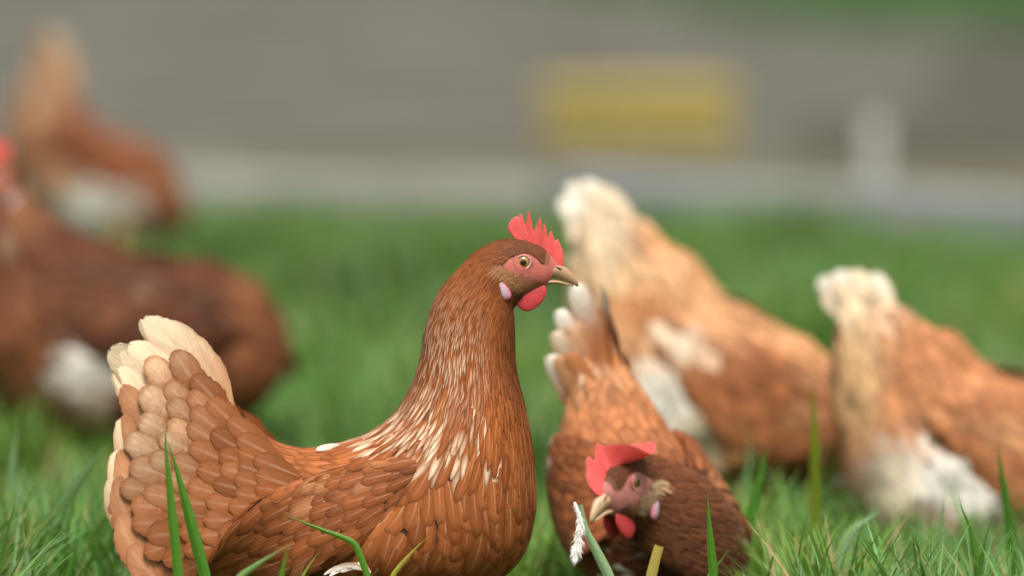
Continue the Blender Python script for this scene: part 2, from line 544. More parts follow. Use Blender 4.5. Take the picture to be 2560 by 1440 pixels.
def scatter(sw, size_fn, mask_fn, seed, flow=None, over=9, le_k=0.42, we_k=1.0, umin=0.0, umax=None):
    """uneven but well spaced feather roots (anisotropic dart throwing)"""
    g = np.random.default_rng(seed)
    umax = sw.n - 1.01 if umax is None else umax
    uu = np.linspace(umin, umax, 240); vv = np.linspace(0, 2 * np.pi, 120, endpoint=False)
    U, V = np.meshgrid(uu, vv, indexing='ij')
    P, Su, Sv, _ = sw.frame(U.ravel(), V.ravel())
    area = np.linalg.norm(np.cross(Su, Sv), axis=-1) * (uu[1] - uu[0]) * (vv[1] - vv[0])
    L, W = size_fn(U.ravel(), V.ravel())
    wgt = area / (L * le_k * W * we_k)
    wgt *= mask_fn(U.ravel(), V.ravel(), P)
    n = int(wgt.sum() * over)
    cs = np.cumsum(wgt); cs /= cs[-1]
    idx = np.searchsorted(cs, g.random(n))
    cu = np.clip(U.ravel()[idx] + (g.random(n) - 0.5) * (uu[1] - uu[0]), umin, umax)
    cv = V.ravel()[idx] + (g.random(n) - 0.5) * (vv[1] - vv[0])
    P, Su, Sv, Nn = sw.frame(cu, cv)
    D = Su / (np.linalg.norm(Su, axis=-1, keepdims=True) + 1e-9)
    if flow is not None:
        fw = flow(cu, cv)[:, None]
        Tv = Sv / (np.linalg.norm(Sv, axis=-1, keepdims=True) + 1e-9)
        D = D * np.cos(fw) + Tv * np.sin(fw)
        D /= np.linalg.norm(D, axis=-1, keepdims=True) + 1e-9
    T = np.cross(Nn, D)
    L, W = size_fn(cu, cv)
    keep = mask_fn(cu, cv, P) > 0.5
    le, we = L * le_k, W * we_k
    r = np.maximum(le, we)
    cell = float(np.percentile(r, 97)) + 1e-6
    tab = {}
    acc = []
    key = np.floor(P / cell).astype(int)
    offs = [(a, b, c) for a in (-1, 0, 1) for b in (-1, 0, 1) for c in (-1, 0, 1)]
    Pl, Dl, Tl, Nl = P.tolist(), D.tolist(), T.tolist(), Nn.tolist()
    for i in range(n):
        if not keep[i]: continue
        k = key[i]; p = Pl[i]; d = Dl[i]; t = Tl[i]; nl = Nl[i]; ia, ib = 1 / le[i], 1 / we[i]
        ok = True
        for o in offs:
            for q in tab.get((k[0] + o[0], k[1] + o[1], k[2] + o[2]), ()):
                e0, e1, e2 = q[0] - p[0], q[1] - p[1], q[2] - p[2]
                a = (e0 * d[0] + e1 * d[1] + e2 * d[2]) * ia
                b = (e0 * t[0] + e1 * t[1] + e2 * t[2]) * ib
                c = e0 * nl[0] + e1 * nl[1] + e2 * nl[2]
                if a * a + b * b + (c / 0.006) ** 2 < 1.0:
                    ok = False; break
            if not ok: break
        if ok:
            tab.setdefault(tuple(k), []).append(p); acc.append(i)
    acc = np.array(acc)
    return cu[acc], cv[acc], L[acc], W[acc]

# ------------------------------------------------------------------ hens
# head of a hen in side view, read off the sharp hen: (dorsal x, y, ventral x, y, half width)
HEAD = np.array([
    (1396, 662, 1374, 708, 13),
    (1372, 634, 1356, 724, 27),
    (1337, 613, 1326, 738, 39),
    (1296, 602, 1297, 756, 47),
    (1250, 603, 1281, 774, 52)], float)
EYE = np.array([1308.5, 654.0])
_z = lambda pts: np.array([(1000 + x / 3.79, 480 + y / 3.79) for x, y in pts])
FACE_POLY = _z([(955, 690), (1000, 655), (1080, 600), (1180, 572), (1270, 590), (1330, 640), (1375, 690), (1440, 690), (1560, 720), (1500, 900), (1400, 880),
                (1290, 830), (1225, 808), (1130, 778), (1055, 750), (1010, 715)])
EAR_POLY = _z([(865, 705), (930, 672), (1000, 690), (1055, 745), (1190, 800), (1290, 835), (1210, 920), (1110, 950), (1020, 880), (960, 800), (890, 760)])
COMB_SOFT = _z([(1556, 700), (1562, 600), (1548, 545), (1522, 555), (1505, 500), (1490, 468), (1455, 445), (1425, 478), (1400, 430), (1372, 392), (1338, 362), (1305, 378), (1265, 310), (1190, 245), (1105, 228), (1040, 270), (1008, 340), (1030, 405), (1100, 450),
           (1180, 490), (1270, 545), (1330, 610), (1365, 680), (1400, 720), (1470, 725)])
COMB = _z([(1556, 700), (1554, 620), (1545, 560), (1522, 505), (1500, 452), (1488, 455), (1470, 470), (1455, 430), (1432, 362), (1418, 385), (1403, 438), (1396, 420), (1385, 340),
           (1365, 298), (1354, 340), (1342, 414), (1336, 400), (1342, 300), (1330, 236), (1312, 275), (1290, 330), (1262, 378), (1250, 360), (1245, 270), (1216, 176), (1206, 215), (1198, 270),
           (1184, 325), (1172, 300), (1165, 245), (1152, 208), (1136, 222), (1120, 248), (1102, 230), (1062, 258), (1030, 305), (1020, 345), (1032, 385), (1062, 420), (1100, 450),
           (1180, 490), (1270, 545), (1330, 610), (1365, 680), (1400, 720), (1470, 725)])
WATTLE = _z([(1300, 862), (1345, 862), (1380, 900), (1390, 950), (1370, 1010), (1330, 1065), (1270, 1115), (1205, 1135), (1150, 1115), (1105, 1070), (1088, 1020), (1110, 965), (1180, 925), (1240, 895)])
LOBE = _z([(893, 818), (925, 808), (975, 845), (1030, 905), (1058, 975), (1035, 1008), (992, 1018), (950, 975), (912, 905)])
BEAK_U = [(1384, 660, 1362, 702, 17), (1400, 663, 1380, 696, 15.5), (1413, 669, 1397, 700, 12.5), (1426, 679, 1412, 705, 9.5), (1437, 692, 1425, 710, 6.5), (1444, 704, 1436, 714, 3.8), (1447.5, 716, 1444, 719, 1.2)]
BEAK_L = [(1352, 701, 1356, 716, 15), (1375, 700, 1376, 712, 13), (1395, 702, 1393, 711, 10.5), (1412, 707, 1410, 713, 8), (1426, 711, 1426, 716, 5), (1435, 714, 1435, 717, 1.5)]

def in_poly(P, poly):
    x, y = P[..., 0], P[..., 1]
    ins = np.zeros(x.shape, bool)
    n = len(poly)
    j = n - 1
    for i in range(n):
        xi, yi = poly[i]; xj, yj = poly[j]
        c = ((yi > y) != (yj > y)) & (x < (xj - xi) * (y - yi) / (yj - yi + 1e-12) + xi)
        ins ^= c
        j = i
    return ins

class Hen:
    def __init__(self, name, label, group, Y, body, head=(0.0, 1.0, None), X=None, flip=False, yaw=0.0, turn=None, gy=None, ppm=None, xc=None, Zoff=0.0, lump=0.0):
        self.ppm = ppm or ppm_at(Y); self.gy = gy or gy_at(Y)
        th, hs, hpos = head
        self.hth, self.hs, self.hpos = R(th), hs, np.array(hpos if hpos is not None else EYE, float)
        H = HEAD.copy()
        H[:, 0:2] = self.head_px(HEAD[:, 0:2]); H[:, 2:4] = self.head_px(HEAD[:, 2:4]); H[:, 4] *= hs
        tab = np.vstack([H, np.array(body, float)])
        self.tab = tab
        self.flip = -1.0 if flip else 1.0
        self.xc = xc if xc is not None else (tab[:, 0].mean() + tab[:, 2].mean()) / 2
        if X is None: X = (self.xc - 1280) / self.ppm
        self.loc = np.array([X, Y, Zoff])
        self.yaw = R(yaw)
        self.turn = turn
        C = np.zeros((len(tab), 3)); A = np.zeros_like(C); S = np.zeros_like(C)
        T, B = self.local(tab[:, 0], tab[:, 1]), self.local(tab[:, 2], tab[:, 3])
        C = (T + B) / 2; A = (T - B) / 2; S[:, 1] = tab[:, 4] / self.ppm
        pear = np.interp(np.arange(len(tab)), [0, 3, 6, 11, 16, len(tab) - 1], [0.0, 0.05, 0.0, 0.12, 0.22, 0.25])
        self.sw = Sweep(C, A, S, pear, self.post, lump)
        self.root = empty(name, self.loc)
        tag(self.root, label, 'hen', group)
    def head_px(self, P):
        P = np.asarray(P, float) - EYE
        c, s = math.cos(self.hth), math.sin(self.hth)
        return np.stack([P[..., 0] * c - P[..., 1] * s, P[..., 0] * s + P[..., 1] * c], -1) * self.hs + self.hpos
    def local(self, px, py, lat=0.0):
        px, py = np.asarray(px, float), np.asarray(py, float)
        return np.stack([(px - self.xc) / self.ppm, np.broadcast_to(np.asarray(lat, float) / self.ppm, px.shape), (self.gy - py) / self.ppm], -1)
    def post(self, P, u):
        P = np.array(P, float)
        if self.turn is not None:
            ang, u0, u1, piv = self.turn
            a = R(ang) * (1 - sm(u0, u1, u))
            pv = self.local(piv[0], piv[1])
            x, y = P[..., 0] - pv[0], P[..., 1] - pv[1]
            c, s = np.cos(a), np.sin(a)
            P[..., 0] = pv[0] + x * c - y * s; P[..., 1] = pv[1] + x * s + y * c
        P[..., 0] *= self.flip
        c, s = math.cos(self.yaw), math.sin(self.yaw)
        x, y = P[..., 0].copy(), P[..., 1].copy()
        P[..., 0] = x * c - y * s + self.loc[0]; P[..., 1] = x * s + y * c + self.loc[1]; P[..., 2] += self.loc[2]
        return P
    def headw(self, pxy, lat):
        """canonical head point (photo pixels of the sharp head, sideways pixels) -> world"""
        q = self.head_px(pxy)
        return self.post(self.local(q[..., 0], q[..., 1], np.asarray(lat, float) * self.hs), np.zeros(q.shape[:-1]))
    def px_of(self, raw):
        return np.stack([raw[..., 0] * self.ppm + self.xc, self.gy - raw[..., 2] * self.ppm], -1)
    def canon_head(self, raw):
        q = self.px_of(raw) - self.hpos
        c, s = math.cos(-self.hth), math.sin(-self.hth)
        return np.stack([q[..., 0] * c - q[..., 1] * s, q[..., 0] * s + q[..., 1] * c], -1) / self.hs + EYE
    def half_width(self, px, py, lo=0.0):
        """sideways half width of the body (m) at side view pixels"""
        px, py = np.atleast_1d(px).astype(float), np.atleast_1d(py).astype(float)
        G = self.sw.GR.reshape(-1, 3); g = self.px_of(G)
        ok = (G[:, 1] >= -1e-6)
        g, y = g[ok], G[ok, 1]
        out = []
        for a, b in zip(px, py):
            d = (g[:, 0] - a) ** 2 + (g[:, 1] - b) ** 2
            k = np.argsort(d)[:6]
            out.append(np.max(y[k]))
        return np.array(out)
    def add(self, name, V, F, mat, col=None, st=None, parent=None, label=None, smooth=True):
        o = make_obj(name, V, F, mat, parent or self.root, col, st, smooth, loc=self.loc)
        if label: o['label'] = label
        return o

    # ---------------- body, head parts
    def build_body(self, under, face=(0.47, 0.115, 0.085), nv=44):
        P, F, U, Vv = self.sw.mesh(6, nv, sub_head=(5, 14))
        raw = self.sw.raw(U, Vv)
        col = np.tile(np.array(under), (len(P), 1)).astype(float)
        col *= 1 + 1.1 * (1 - sm(9, 12.5, U))[:, None]
        ch = self.canon_head(raw)
        fm = in_poly(ch, FACE_POLY) & (U < 5)
        em = in_poly(ch, EAR_POLY) & (U < 5) & ~fm
        ring = np.exp(-((np.hypot(ch[:, 0] - EYE[0], ch[:, 1] - EYE[1]) - 24) / 6) ** 2)
        fc = np.array(face)[None] * (1 - 0.25 * ring[:, None])
        col[fm] = fc[fm]
        col[em] = (0.26, 0.10, 0.045)
        front = (U < 0.8); col[front] = np.array(face)
        # wrinkles and brow on the bare face
        o = self.add('body', P, F, M_BODY, col)
        return o

    def lens_part(self, name, poly, lat, th, col_in, col_out, mat, cup=0.0, tilt=0.0, parent=None, label=None):
        poly = np.asarray(poly, float)
        # smooth closed outline
        n = len(poly); t = np.arange(0, n, 0.34)
        ext = np.vstack([poly[-1:], poly, poly[:2]])
        out = catmull(ext, t + 1)
        c = out.mean(0)
        rr = [0.0, 0.3, 0.55, 0.75, 0.9, 0.98, 1.0]
        V, cc = [], []
        m = len(out)
        top = c + (out[np.argmin(out[:, 1])] - c)
        for sgn in (1, -1):
            for r in rr:
                ring = c + (out - c) * r
                h = th * math.sqrt(max(0.0, 1 - r * r)) * sgn
                la = lat + h * np.sign(lat if lat else 1) + cup * r * r + tilt * (ring[:, 1] - top[1])
                V.append(self.headw(ring, la))
                k = r ** 2.2
                cc.append(np.tile(np.array(col_in) * (1 - k) + np.array(col_out) * k, (m, 1)))
        V = np.vstack(V); cc = np.vstack(cc)
        F = []
        nr = len(rr)
        for b in (0, nr * m):
            for i in range(nr - 1):
                for j in range(m):
                    q = (b + i * m + j, b + i * m + (j + 1) % m, b + (i + 1) * m + (j + 1) % m, b + (i + 1) * m + j)
                    F.append(q if b == 0 else q[::-1])
        return self.add(name, V, F, mat, cc, parent=parent, label=label)

    def build_comb(self, flop=None, col=(0.62, 0.06, 0.055), th=7.0, grow=1.0):
        out = (COMB if flop is None else COMB_SOFT).copy()
        if flop is not None:
            out = np.vstack([catmull(out[:-6], np.linspace(0, len(out) - 7, 60)), out[-6:]])
        by = np.interp(out[:, 0], [1269, 1290, 1330, 1360, 1385, 1412], [592, 603, 625, 655, 672, 672])
        up = np.maximum(by - out[:, 1], 0)
        out[:, 1] -= up * (grow - 1)
        out[:, 0] += (out[:, 0] - 1345) * (grow - 1) * 0.6 * sm(0, 25, up)
        nb = 6
        top = out[:-nb]; basep = np.vstack([out[:1] * 0.35 + out[-1:] * 0.65, out[-1:-nb - 1:-1], out[-nb - 1:-nb] + np.array([[6, 4]])])
        def resample(p, n):
            d = np.concatenate([[0], np.cumsum(np.linalg.norm(np.diff(p, axis=0), axis=1))])
            t = np.linspace(0, d[-1], n)
            return np.stack([np.interp(t, d, p[:, 0]), np.interp(t, d, p[:, 1])], -1)
        # points of the outline, the spike tips kept
        tp = [top[0]]
        for i in range(len(top) - 1):
            k = max(1, int(np.linalg.norm(top[i + 1] - top[i]) / 3.0))
            for j in range(1, k + 1): tp.append(top[i] + (top[i + 1] - top[i]) * j / k)
        tp = np.array(tp); n = len(tp)
        # feet of the rays follow the outline's sideways run, so that spikes stay thin
        run = np.concatenate([[0], np.cumsum(np.maximum(-np.diff(tp[:, 0]), 0.12) + 0.05 * np.abs(np.diff(tp[:, 1])))])
        fine = resample(basep, 400)
        bp = fine[np.clip((run / run[-1] * 399).astype(int), 0, 399)]
        hs = np.array([0, 0.2, 0.4, 0.58, 0.74, 0.87, 0.95, 1.0])
        def mapc(p, lat, h):
            p = np.array(p); lat = np.array(lat, float)
            hh = np.maximum(0, np.interp(p[:, 0], [1269, 1290, 1330, 1360, 1385, 1412], [592, 603, 625, 655, 672, 672]) - p[:, 1])
            hn = np.clip(hh / 60, 0, 1)
            if flop is not None:
                rear = 1 - sm(1318, 1352, p[:, 0])
                a = flop * rear * sm(0.0, 0.4, hn)
                p[:, 1] += hh * (1 - np.cos(a)) * 0.9
                lat += hh * np.sin(a) * 1.15
                lat += (1 - rear) * (np.sin((p[:, 0] - 1350) / 13.0) * 5.0 * hn - 0.30 * hh * sm(0.0, 0.5, hn))
            else:
                lat += np.sin((p[:, 0] - 1270) / 17.0) * 1.8 * hn
            return self.headw(p, lat)
        V = []
        for sgn in (-1, 1):
            for h_ in hs:
                p = bp + (tp - bp) * h_
                hh = np.clip(np.linalg.norm(p - bp, axis=1) / 75.0, 0, 1)
                V.append(mapc(p, sgn * th * (1 - 0.6 * hh) * math.sqrt(1 - h_ ** 4) , hh))
        V = np.vstack(V); m = len(hs)
        F = []
        for b_, fl in ((0, False), (m * n, True)):
            for i in range(m - 1):
                for j in range(n - 1):
                    q = (b_ + i * n + j, b_ + i * n + j + 1, b_ + (i + 1) * n + j + 1, b_ + (i + 1) * n + j)
                    F.append(q[::-1] if fl else q)
        return self.add('comb', V, F, M_COMB, np.tile(np.array(col), (len(V), 1)))

    def sub_sweep(self, rings, latc=0.0):
        r = np.array(rings, float)
        T = self.headw(r[:, 0:2], np.full(len(r), latc)); B = self.headw(r[:, 2:4], np.full(len(r), latc))
        side = self.headw(r[:, 0:2], r[:, 4]) - self.headw(r[:, 0:2], 0 * r[:, 4])
        return Sweep((T + B) / 2, (T - B) / 2, side)

    def build_head_parts(self, iris=(0.42, 0.20, 0.02), red=(0.58, 0.055, 0.06), flop=None, grow=1.0, comb=(0.68, 0.085, 0.075), lid=(0.62, 0.42, 0.33), beak=(0.40, 0.235, 0.13)):
        for nm, rg in (('upper_beak', BEAK_U), ('lower_beak', BEAK_L)):
            sw = self.sub_sweep(rg)
            P, F, U, Vv = sw.mesh(5, 18)
            k = U / (sw.n - 1)
            c0, c1 = np.array(beak), np.array((0.085, 0.065, 0.04))
            kk = sm(0.80, 0.98, k)[:, None] * 0.85
            col = c0 * (1 - kk) + c1 * kk
            redk = (1 - sm(0.0, 0.16, k))[:, None] * 0.6
            col = col * (1 - redk) + np.array((0.45, 0.12, 0.09)) * redk
            bk = self.add(nm, P, F, M_BEAK, col)
            if nm == 'upper_beak':
                for s in (-1, 1):
                    pol = _z([(1462, 712), (1490, 705), (1525, 722), (1540, 738), (1515, 742), (1480, 730)])
                    self.lens_part('nostril', pol, s * 12.6, 1.6, (0.05, 0.03, 0.02), (0.22, 0.12, 0.07), M_BEAK, parent=bk)
        self.build_comb(flop, comb, grow=grow)
        for s in (-1, 1):
            self.lens_part('wattle', WATTLE + np.array([0, 0]), s * 15, 6.0, red, np.array(red) * 0.85, M_COMB, tilt=s * 0.05)
            hw = self.half_width(*self.head_px(LOBE.mean(0)))[0] * self.ppm / self.hs
            self.lens_part('earlobe', LOBE, s * (hw - 1.5), 6.0, (0.55, 0.46, 0.52), (0.52, 0.10, 0.14), M_COMB)
            # eye: ball, iris, pupil
            ew = self.half_width(*self.head_px(EYE))[0] * self.ppm / self.hs
            r = 16.5
            th = np.linspace(0, np.pi / 2 * 1.1, 18); ph = np.linspace(0, 2 * np.pi, 28, endpoint=False)
            TH, PH = np.meshgrid(th, ph, indexing='ij')
            pxy = np.stack([EYE[0] + r * np.sin(TH) * np.cos(PH), EYE[1] + r * np.sin(TH) * np.sin(PH)], -1)
            lat = s * (ew - 8.0 + r * 0.72 * np.cos(TH))
            V = self.headw(pxy.reshape(-1, 2), lat.reshape(-1))
            a = np.sin(TH).ravel() * r
            ir = np.array(iris)
            col = np.zeros((len(a), 3))
            col[:] = ir
            col[a < 7.6] = (0.006, 0.006, 0.006)
            k = ((a >= 7.6) & (a < 9.0)); col[k] = ir * 0.45
            k = ((a > 13.0)); col[k] = ir * 0.5 + np.array((0.05, 0.04, 0.03))
            nv = len(ph)
            F = [(i * nv + j, i * nv + (j + 1) % nv, (i + 1) * nv + (j + 1) % nv, (i + 1) * nv + j) for i in range(len(th) - 1) for j in range(nv)]
            eye = self.add('eye', V, F, M_EYE, col)
            # pale eyelid ring
            Rr, rr_ = 18.2, 3.6
            A1 = np.linspace(0, 2 * np.pi, 36, endpoint=False); A2 = np.linspace(0, 2 * np.pi, 10, endpoint=False)
            G1, G2 = np.meshgrid(A1, A2, indexing='ij')
            rad = Rr + rr_ * np.cos(G2)
            pxy = np.stack([EYE[0] + rad * np.cos(G1) * 1.06, EYE[1] + rad * np.sin(G1) * 0.96], -1)
            lat = s * (ew - 3.5 + rr_ * np.sin(G2))
            V = self.headw(pxy.reshape(-1, 2), lat.reshape(-1))
            m = len(A2)
            F = [(i * m + j, i * m + (j + 1) % m, ((i + 1) % 36) * m + (j + 1) % m, ((i + 1) % 36) * m + j) for i in range(36) for j in range(m)]
            inner = sm(-0.4, 0.7, np.cos(G2)).ravel()[:, None]
            col = np.array(lid) * (1 - inner) + np.array((0.48, 0.12, 0.10)) * inner
            self.add('eyelid', V, F, M_COMB, col, parent=eye)

    # ---------------- plumage
    def plumage(self, sw, size_fn, col_fn, seed, parent=None, name='plumage', singles=None, single_name='feather', mask=None, lance_fn=None,
                lift=0.05, h0=0.0010, twist=0.10, umin=1.0, umax=None, le_k=0.42, we_k=1.0, camber=0.05, flow=None):
        g = np.random.default_rng(seed)
        ishead = sw is self.sw
        def msk(u, v, P):
            ok = np.ones(len(u))
            if ishead:
                ch = self.canon_head(sw.raw(u, v))
                ok = np.where((u < 5.2) & in_poly(ch, FACE_POLY), 0.0, 1.0)
                ok = np.where((u < 2.6) & (ch[:, 1] > 690), 0.0, ok)
            if mask is not None: ok = ok * mask(u, v, P)
            return ok
        u, v, L, W = scatter(sw, size_fn, msk, seed, flow, umin=umin, umax=umax, le_k=le_k, we_k=we_k)
        N = len(u)
        rnd = g.random((N, 3))
        L = L * (0.88 + 0.3 * g.random(N)); W = W * (0.9 + 0.2 * g.random(N))
        lk = np.clip(lance_fn(u, v), 0, 1) if lance_fn is not None else np.zeros(N)
        prof = lk[:, None] * PROF['lance'][None] + (1 - lk)[:, None] * PROF['round'][None]
        tw = (g.random(N) - 0.5) * 2 * twist
        if flow is not None: tw = tw + flow(u, v)
        V, UU, VV, NO = feather_geo(sw, u, v, L, W, prof, h0, lift, camber, tw, rnd)
        st = feather_st(N, rnd)
        raw = sw.raw(UU, VV)
        px = self.px_of(raw) if ishead else None
        col = col_fn(u, v, UU, VV, V, rnd, lk, px)
        par = parent or self.root
        gn = np.cross(V[:, 3, 3] - V[:, 3, 1], V[:, 4, 2] - V[:, 2, 2])
        neg = np.sum(gn * NO[:, 3, 2], -1) < 0
        sel = np.zeros(N, bool)
        if singles:
            # the ones nearest to the viewer's side that show largest
            Nn = sw.frame(u, v)[3]
            view = np.array([0, -CAM_D, CAM_H]) - V[:, 4, 2]
            view /= np.linalg.norm(view, axis=1, keepdims=True)
            show = np.sum(Nn * view, 1) * L * W * (V[:, 4, 2, 2] > 0.06)
            sel[np.argsort(-show)[:singles]] = True
            for i in np.nonzero(sel)[0]:
                c0 = V[i, 0, 2]
                me = bpy.data.meshes.new(single_name)
                me.from_pydata((V[i].reshape(-1, 3) - c0).tolist(), [], (FQ[:, ::-1] if neg[i] else FQ).tolist())
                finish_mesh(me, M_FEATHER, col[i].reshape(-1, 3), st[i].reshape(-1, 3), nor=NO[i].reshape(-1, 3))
                o = bpy.data.objects.new(single_name, me)
                COL.objects.link(o); o.parent = par
                o.location = c0 - self.loc
        k = np.nonzero(~sel)[0]
        Q = np.arange(len(k))[:, None, None] * (NR * NC) + np.where(neg[k][:, None, None], FQ[None, :, ::-1], FQ[None])
        Q = Q.reshape(-1, 4)
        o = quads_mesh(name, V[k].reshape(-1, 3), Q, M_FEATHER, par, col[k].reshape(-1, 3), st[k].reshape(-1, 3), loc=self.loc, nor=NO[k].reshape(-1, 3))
        o['kind'] = 'stuff'
        return N

    def wing(self, rings, side, thick, tuck_t=4.0, tuck_b=10.0):
        r = np.array(rings, float)
        sink = np.zeros(len(r)); sink[:3] = (34, 20, 6)
        yt = self.half_width(r[:, 0], r[:, 1]) * self.ppm + tuck_t - sink
        yb = self.half_width(r[:, 2], r[:, 3]) * self.ppm - tuck_b - sink
        T = self.local(r[:, 0], r[:, 1], side * yt); B = self.local(r[:, 2], r[:, 3], side * yb)
        C, A = (T + B) / 2, (T - B) / 2
        # body width at the middle decides how far the wing stands out
        ym = self.half_width((r[:, 0] + r[:, 2]) / 2, (r[:, 1] + r[:, 3]) / 2) * self.ppm
        th = np.asarray(thick, float) * np.ones(len(r))
        C[:, 1] = side * np.maximum(np.abs(C[:, 1]), (ym - th * 0.35 - sink) / self.ppm)
        tg = np.gradient(C, axis=0)
        S = np.cross(tg, A); S /= np.linalg.norm(S, axis=1, keepdims=True) + 1e-12
        S *= np.sign(S[:, 1:2] + 1e-12)
        S *= (th / self.ppm)[:, None]
        rigid = lambda P, u: self.post(P, np.full(np.shape(P)[:-1], 99.0))
        return Sweep(C, A, S, None, rigid)

    def quill(self, name, root, tip, width, lat0, lat1, col0, col1, prof='broad', bend=0.0, tent=0.25, parent=None, seed=0, pale_w=0.5, cup=0.0, rim=None, sheet=None, off=0.0, lean=(0.0, 0.0, 0.14)):
        """one long tail or wing feather given by root and tip in side view"""
        g = np.random.default_rng(seed)
        root, tip = np.array(root, float), np.array(tip, float)
        d = tip - root; Ln = np.linalg.norm(d); d /= Ln
        nrm = np.array([-d[1], d[0]])
        rows = np.concatenate([np.linspace(0, 0.4, 5), np.linspace(0.46, 0.9, 13), [0.925, 0.95, 0.97, 0.985, 0.995, 1.0]])
        w = (0.35 + 0.65 * sm(0, 0.45, rows)) * np.sqrt(np.clip(1 - (np.clip(rows - 0.60, 0, 1) / 0.405) ** 2.1, 0.0, 1)) + 0.02
        cols = np.array([-1, -0.66, -0.33, 0, 0.33, 0.66, 1.0])
        V = np.zeros((len(rows), len(cols), 3)); st = np.zeros_like(V); cc = np.zeros_like(V); NL = np.zeros_like(V)
        rr = g.random(); skew = g.random() - 0.5
        side = np.sign(lat0 + lat1) or 1.0
        for i, s in enumerate(rows):
            c = root + d * Ln * s + nrm * bend * Ln * 4 * s * (1 - s) 
            for j, t in enumerate(cols):
                edge = 1.0 + 0.10 * skew * t - (0.16 * g.random() ** 2.5 if abs(t) > 0.9 else 0.0)
                q = c + nrm * t * w[i] * width * edge - d * g.random() ** 2 * 0.10 * width * sm(0.9, 1.0, s)
                la = lat0 + (lat1 - lat0) * s + side * (width * 0.05 * (1 - t * t) - tent * width * 0.5 * (t + 1) * 0.5) + cup * s * s
                if sheet is not None:
                    la = side * (sheet(q[0], q[1]) + off + 7.0 * (s - 0.5) + width * 0.05 * (1 - t * t))
                V[i, j] = self.local(q[0], q[1], la)
                nl = np.array([nrm[0] * t * 0.10, side, -nrm[1] * t * 0.10]) + np.array([d[0], 0, -d[1]]) * 0.06 * sm(0.8, 1, s) + np.array(lean if lean is not None else (0.0, 0.0, 0.0))
                NL[i, j] = nl / np.linalg.norm(nl)
                st[i, j] = (t * 0.74, s * 0.76, rr)
                k = sm(0.30, 0.95, s + 0.12 * (g.random() - 0.5))
                kk = k * (1 - pale_w * abs(t) ** 2 * (1 - sm(0.8, 1, s)))
                cj = np.array(col0) * (1 - kk) + np.array(col1) * kk
                if rim is not None:
                    rk = max(abs(t) ** 3, sm(0.86, 0.99, s)) * 0.8
                    cj = cj * (1 - rk) + np.array(rim) * rk
                cc[i, j] = cj
        P = self.post(V.reshape(-1, 3), np.full(V.reshape(-1, 3).shape[0], 99.0))
        P2 = self.post(V.reshape(-1, 3) + NL.reshape(-1, 3) * 0.001, np.full(V.reshape(-1, 3).shape[0], 99.0))
        NW = (P2 - P) / 0.001
        nc = len(cols)
        F = [(i * nc + j, i * nc + j + 1, (i + 1) * nc + j + 1, (i + 1) * nc + j) for i in range(len(rows) - 1) for j in range(nc - 1)]
        mid = len(rows) // 2
        Pg, Ng = P.reshape(len(rows), nc, 3), NW.reshape(len(rows), nc, 3)
        if np.dot(np.cross(Pg[mid, 4] - Pg[mid, 2], Pg[mid + 1, 3] - Pg[mid - 1, 3]), Ng[mid, 3]) < 0: F = [f[::-1] for f in F]
        c0 = P[3].copy()
        me = bpy.data.meshes.new(name)
        me.from_pydata((P - c0).tolist(), [], F)
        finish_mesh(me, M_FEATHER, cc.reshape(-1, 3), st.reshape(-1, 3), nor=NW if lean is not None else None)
        o = bpy.data.objects.new(name, me); COL.objects.link(o)
        o.parent = parent or self.root
        o.location = c0 - self.loc if parent is None else c0 - self.loc
        return o

    def legs(self, hip_px, foot_dx=0.0, spread=55):
        for s in (-1, 1):
            hip = np.array(hip_px, float)
            ankle = np.array([hip[0] - 40, (hip[1] + self.gy) / 2 - 5])
            foot = np.array([hip[0] - 5 + foot_dx * s, self.gy - 12])
            chain = [(hip[0] + 10, hip[1] - 40, 34), (*hip, 24), (*ankle, 15), (ankle[0] + 8, ankle[1] + 20, 12), (*foot, 12)]
            V, F = [], []
            def tube(pts):
                base = len(V); m = 10
                for k, (P, r) in enumerate(pts):
                    a = pts[max(k - 1, 0)][0]; b = pts[min(k + 1, len(pts) - 1)][0]
                    t = Vector(b - a).normalized()
                    x = t.orthogonal().normalized(); y = t.cross(x)
                    for j in range(m):
                        an = 2 * math.pi * j / m
                        V.append(np.array(P) + np.array(x * math.cos(an) + y * math.sin(an)) * r)
                for k in range(len(pts) - 1):
                    for j in range(m):
                        F.append((base + k * m + j, base + k * m + (j + 1) % m, base + (k + 1) * m + (j + 1) % m, base + (k + 1) * m + j))
                F.append(tuple(base + j for j in range(m))[::-1]); F.append(tuple(base + (len(pts) - 1) * m + j for j in range(m)))
            W = lambda x, y, lat: self.post(self.local(np.array([x]), np.array([y]), np.array([lat])), np.array([99.0]))[0]
            tube([(W(x, y, s * spread), r / self.ppm) for x, y, r in chain])
            for dx, dl in ((120, 0), (100, 55), (100, -55), (-60, 0)):
                tube([(W(foot[0], foot[1], s * spread), 11 / self.ppm), (W(foot[0] + dx * 0.5, self.gy - 14, s * spread + dl * 0.5), 9 / self.ppm), (W(foot[0] + dx, self.gy - 6, s * spread + dl), 5 / self.ppm)])
            col = np.tile(np.array((0.42, 0.27, 0.09)), (len(V), 1))
            self.add('leg', np.array(V), F, M_LEG, col)

def blobs(px, base, lst):
    """colour patches of the plumage, given in side view"""
    c = np.tile(np.array(base, float), px.shape[:-1] + (1,))
    for cx, cy, rx, ry, color, st in lst:
        w = np.exp(-(((px[..., 0] - cx) / rx) ** 2 + ((px[..., 1] - cy) / ry) ** 2) ** 2)[..., None] * st
        c = c * (1 - w) + np.array(color) * w
    return c

CREAM = (0.74, 0.60, 0.42)
WHITE = (0.80, 0.74, 0.62)
CHEST = (0.335, 0.120, 0.044)

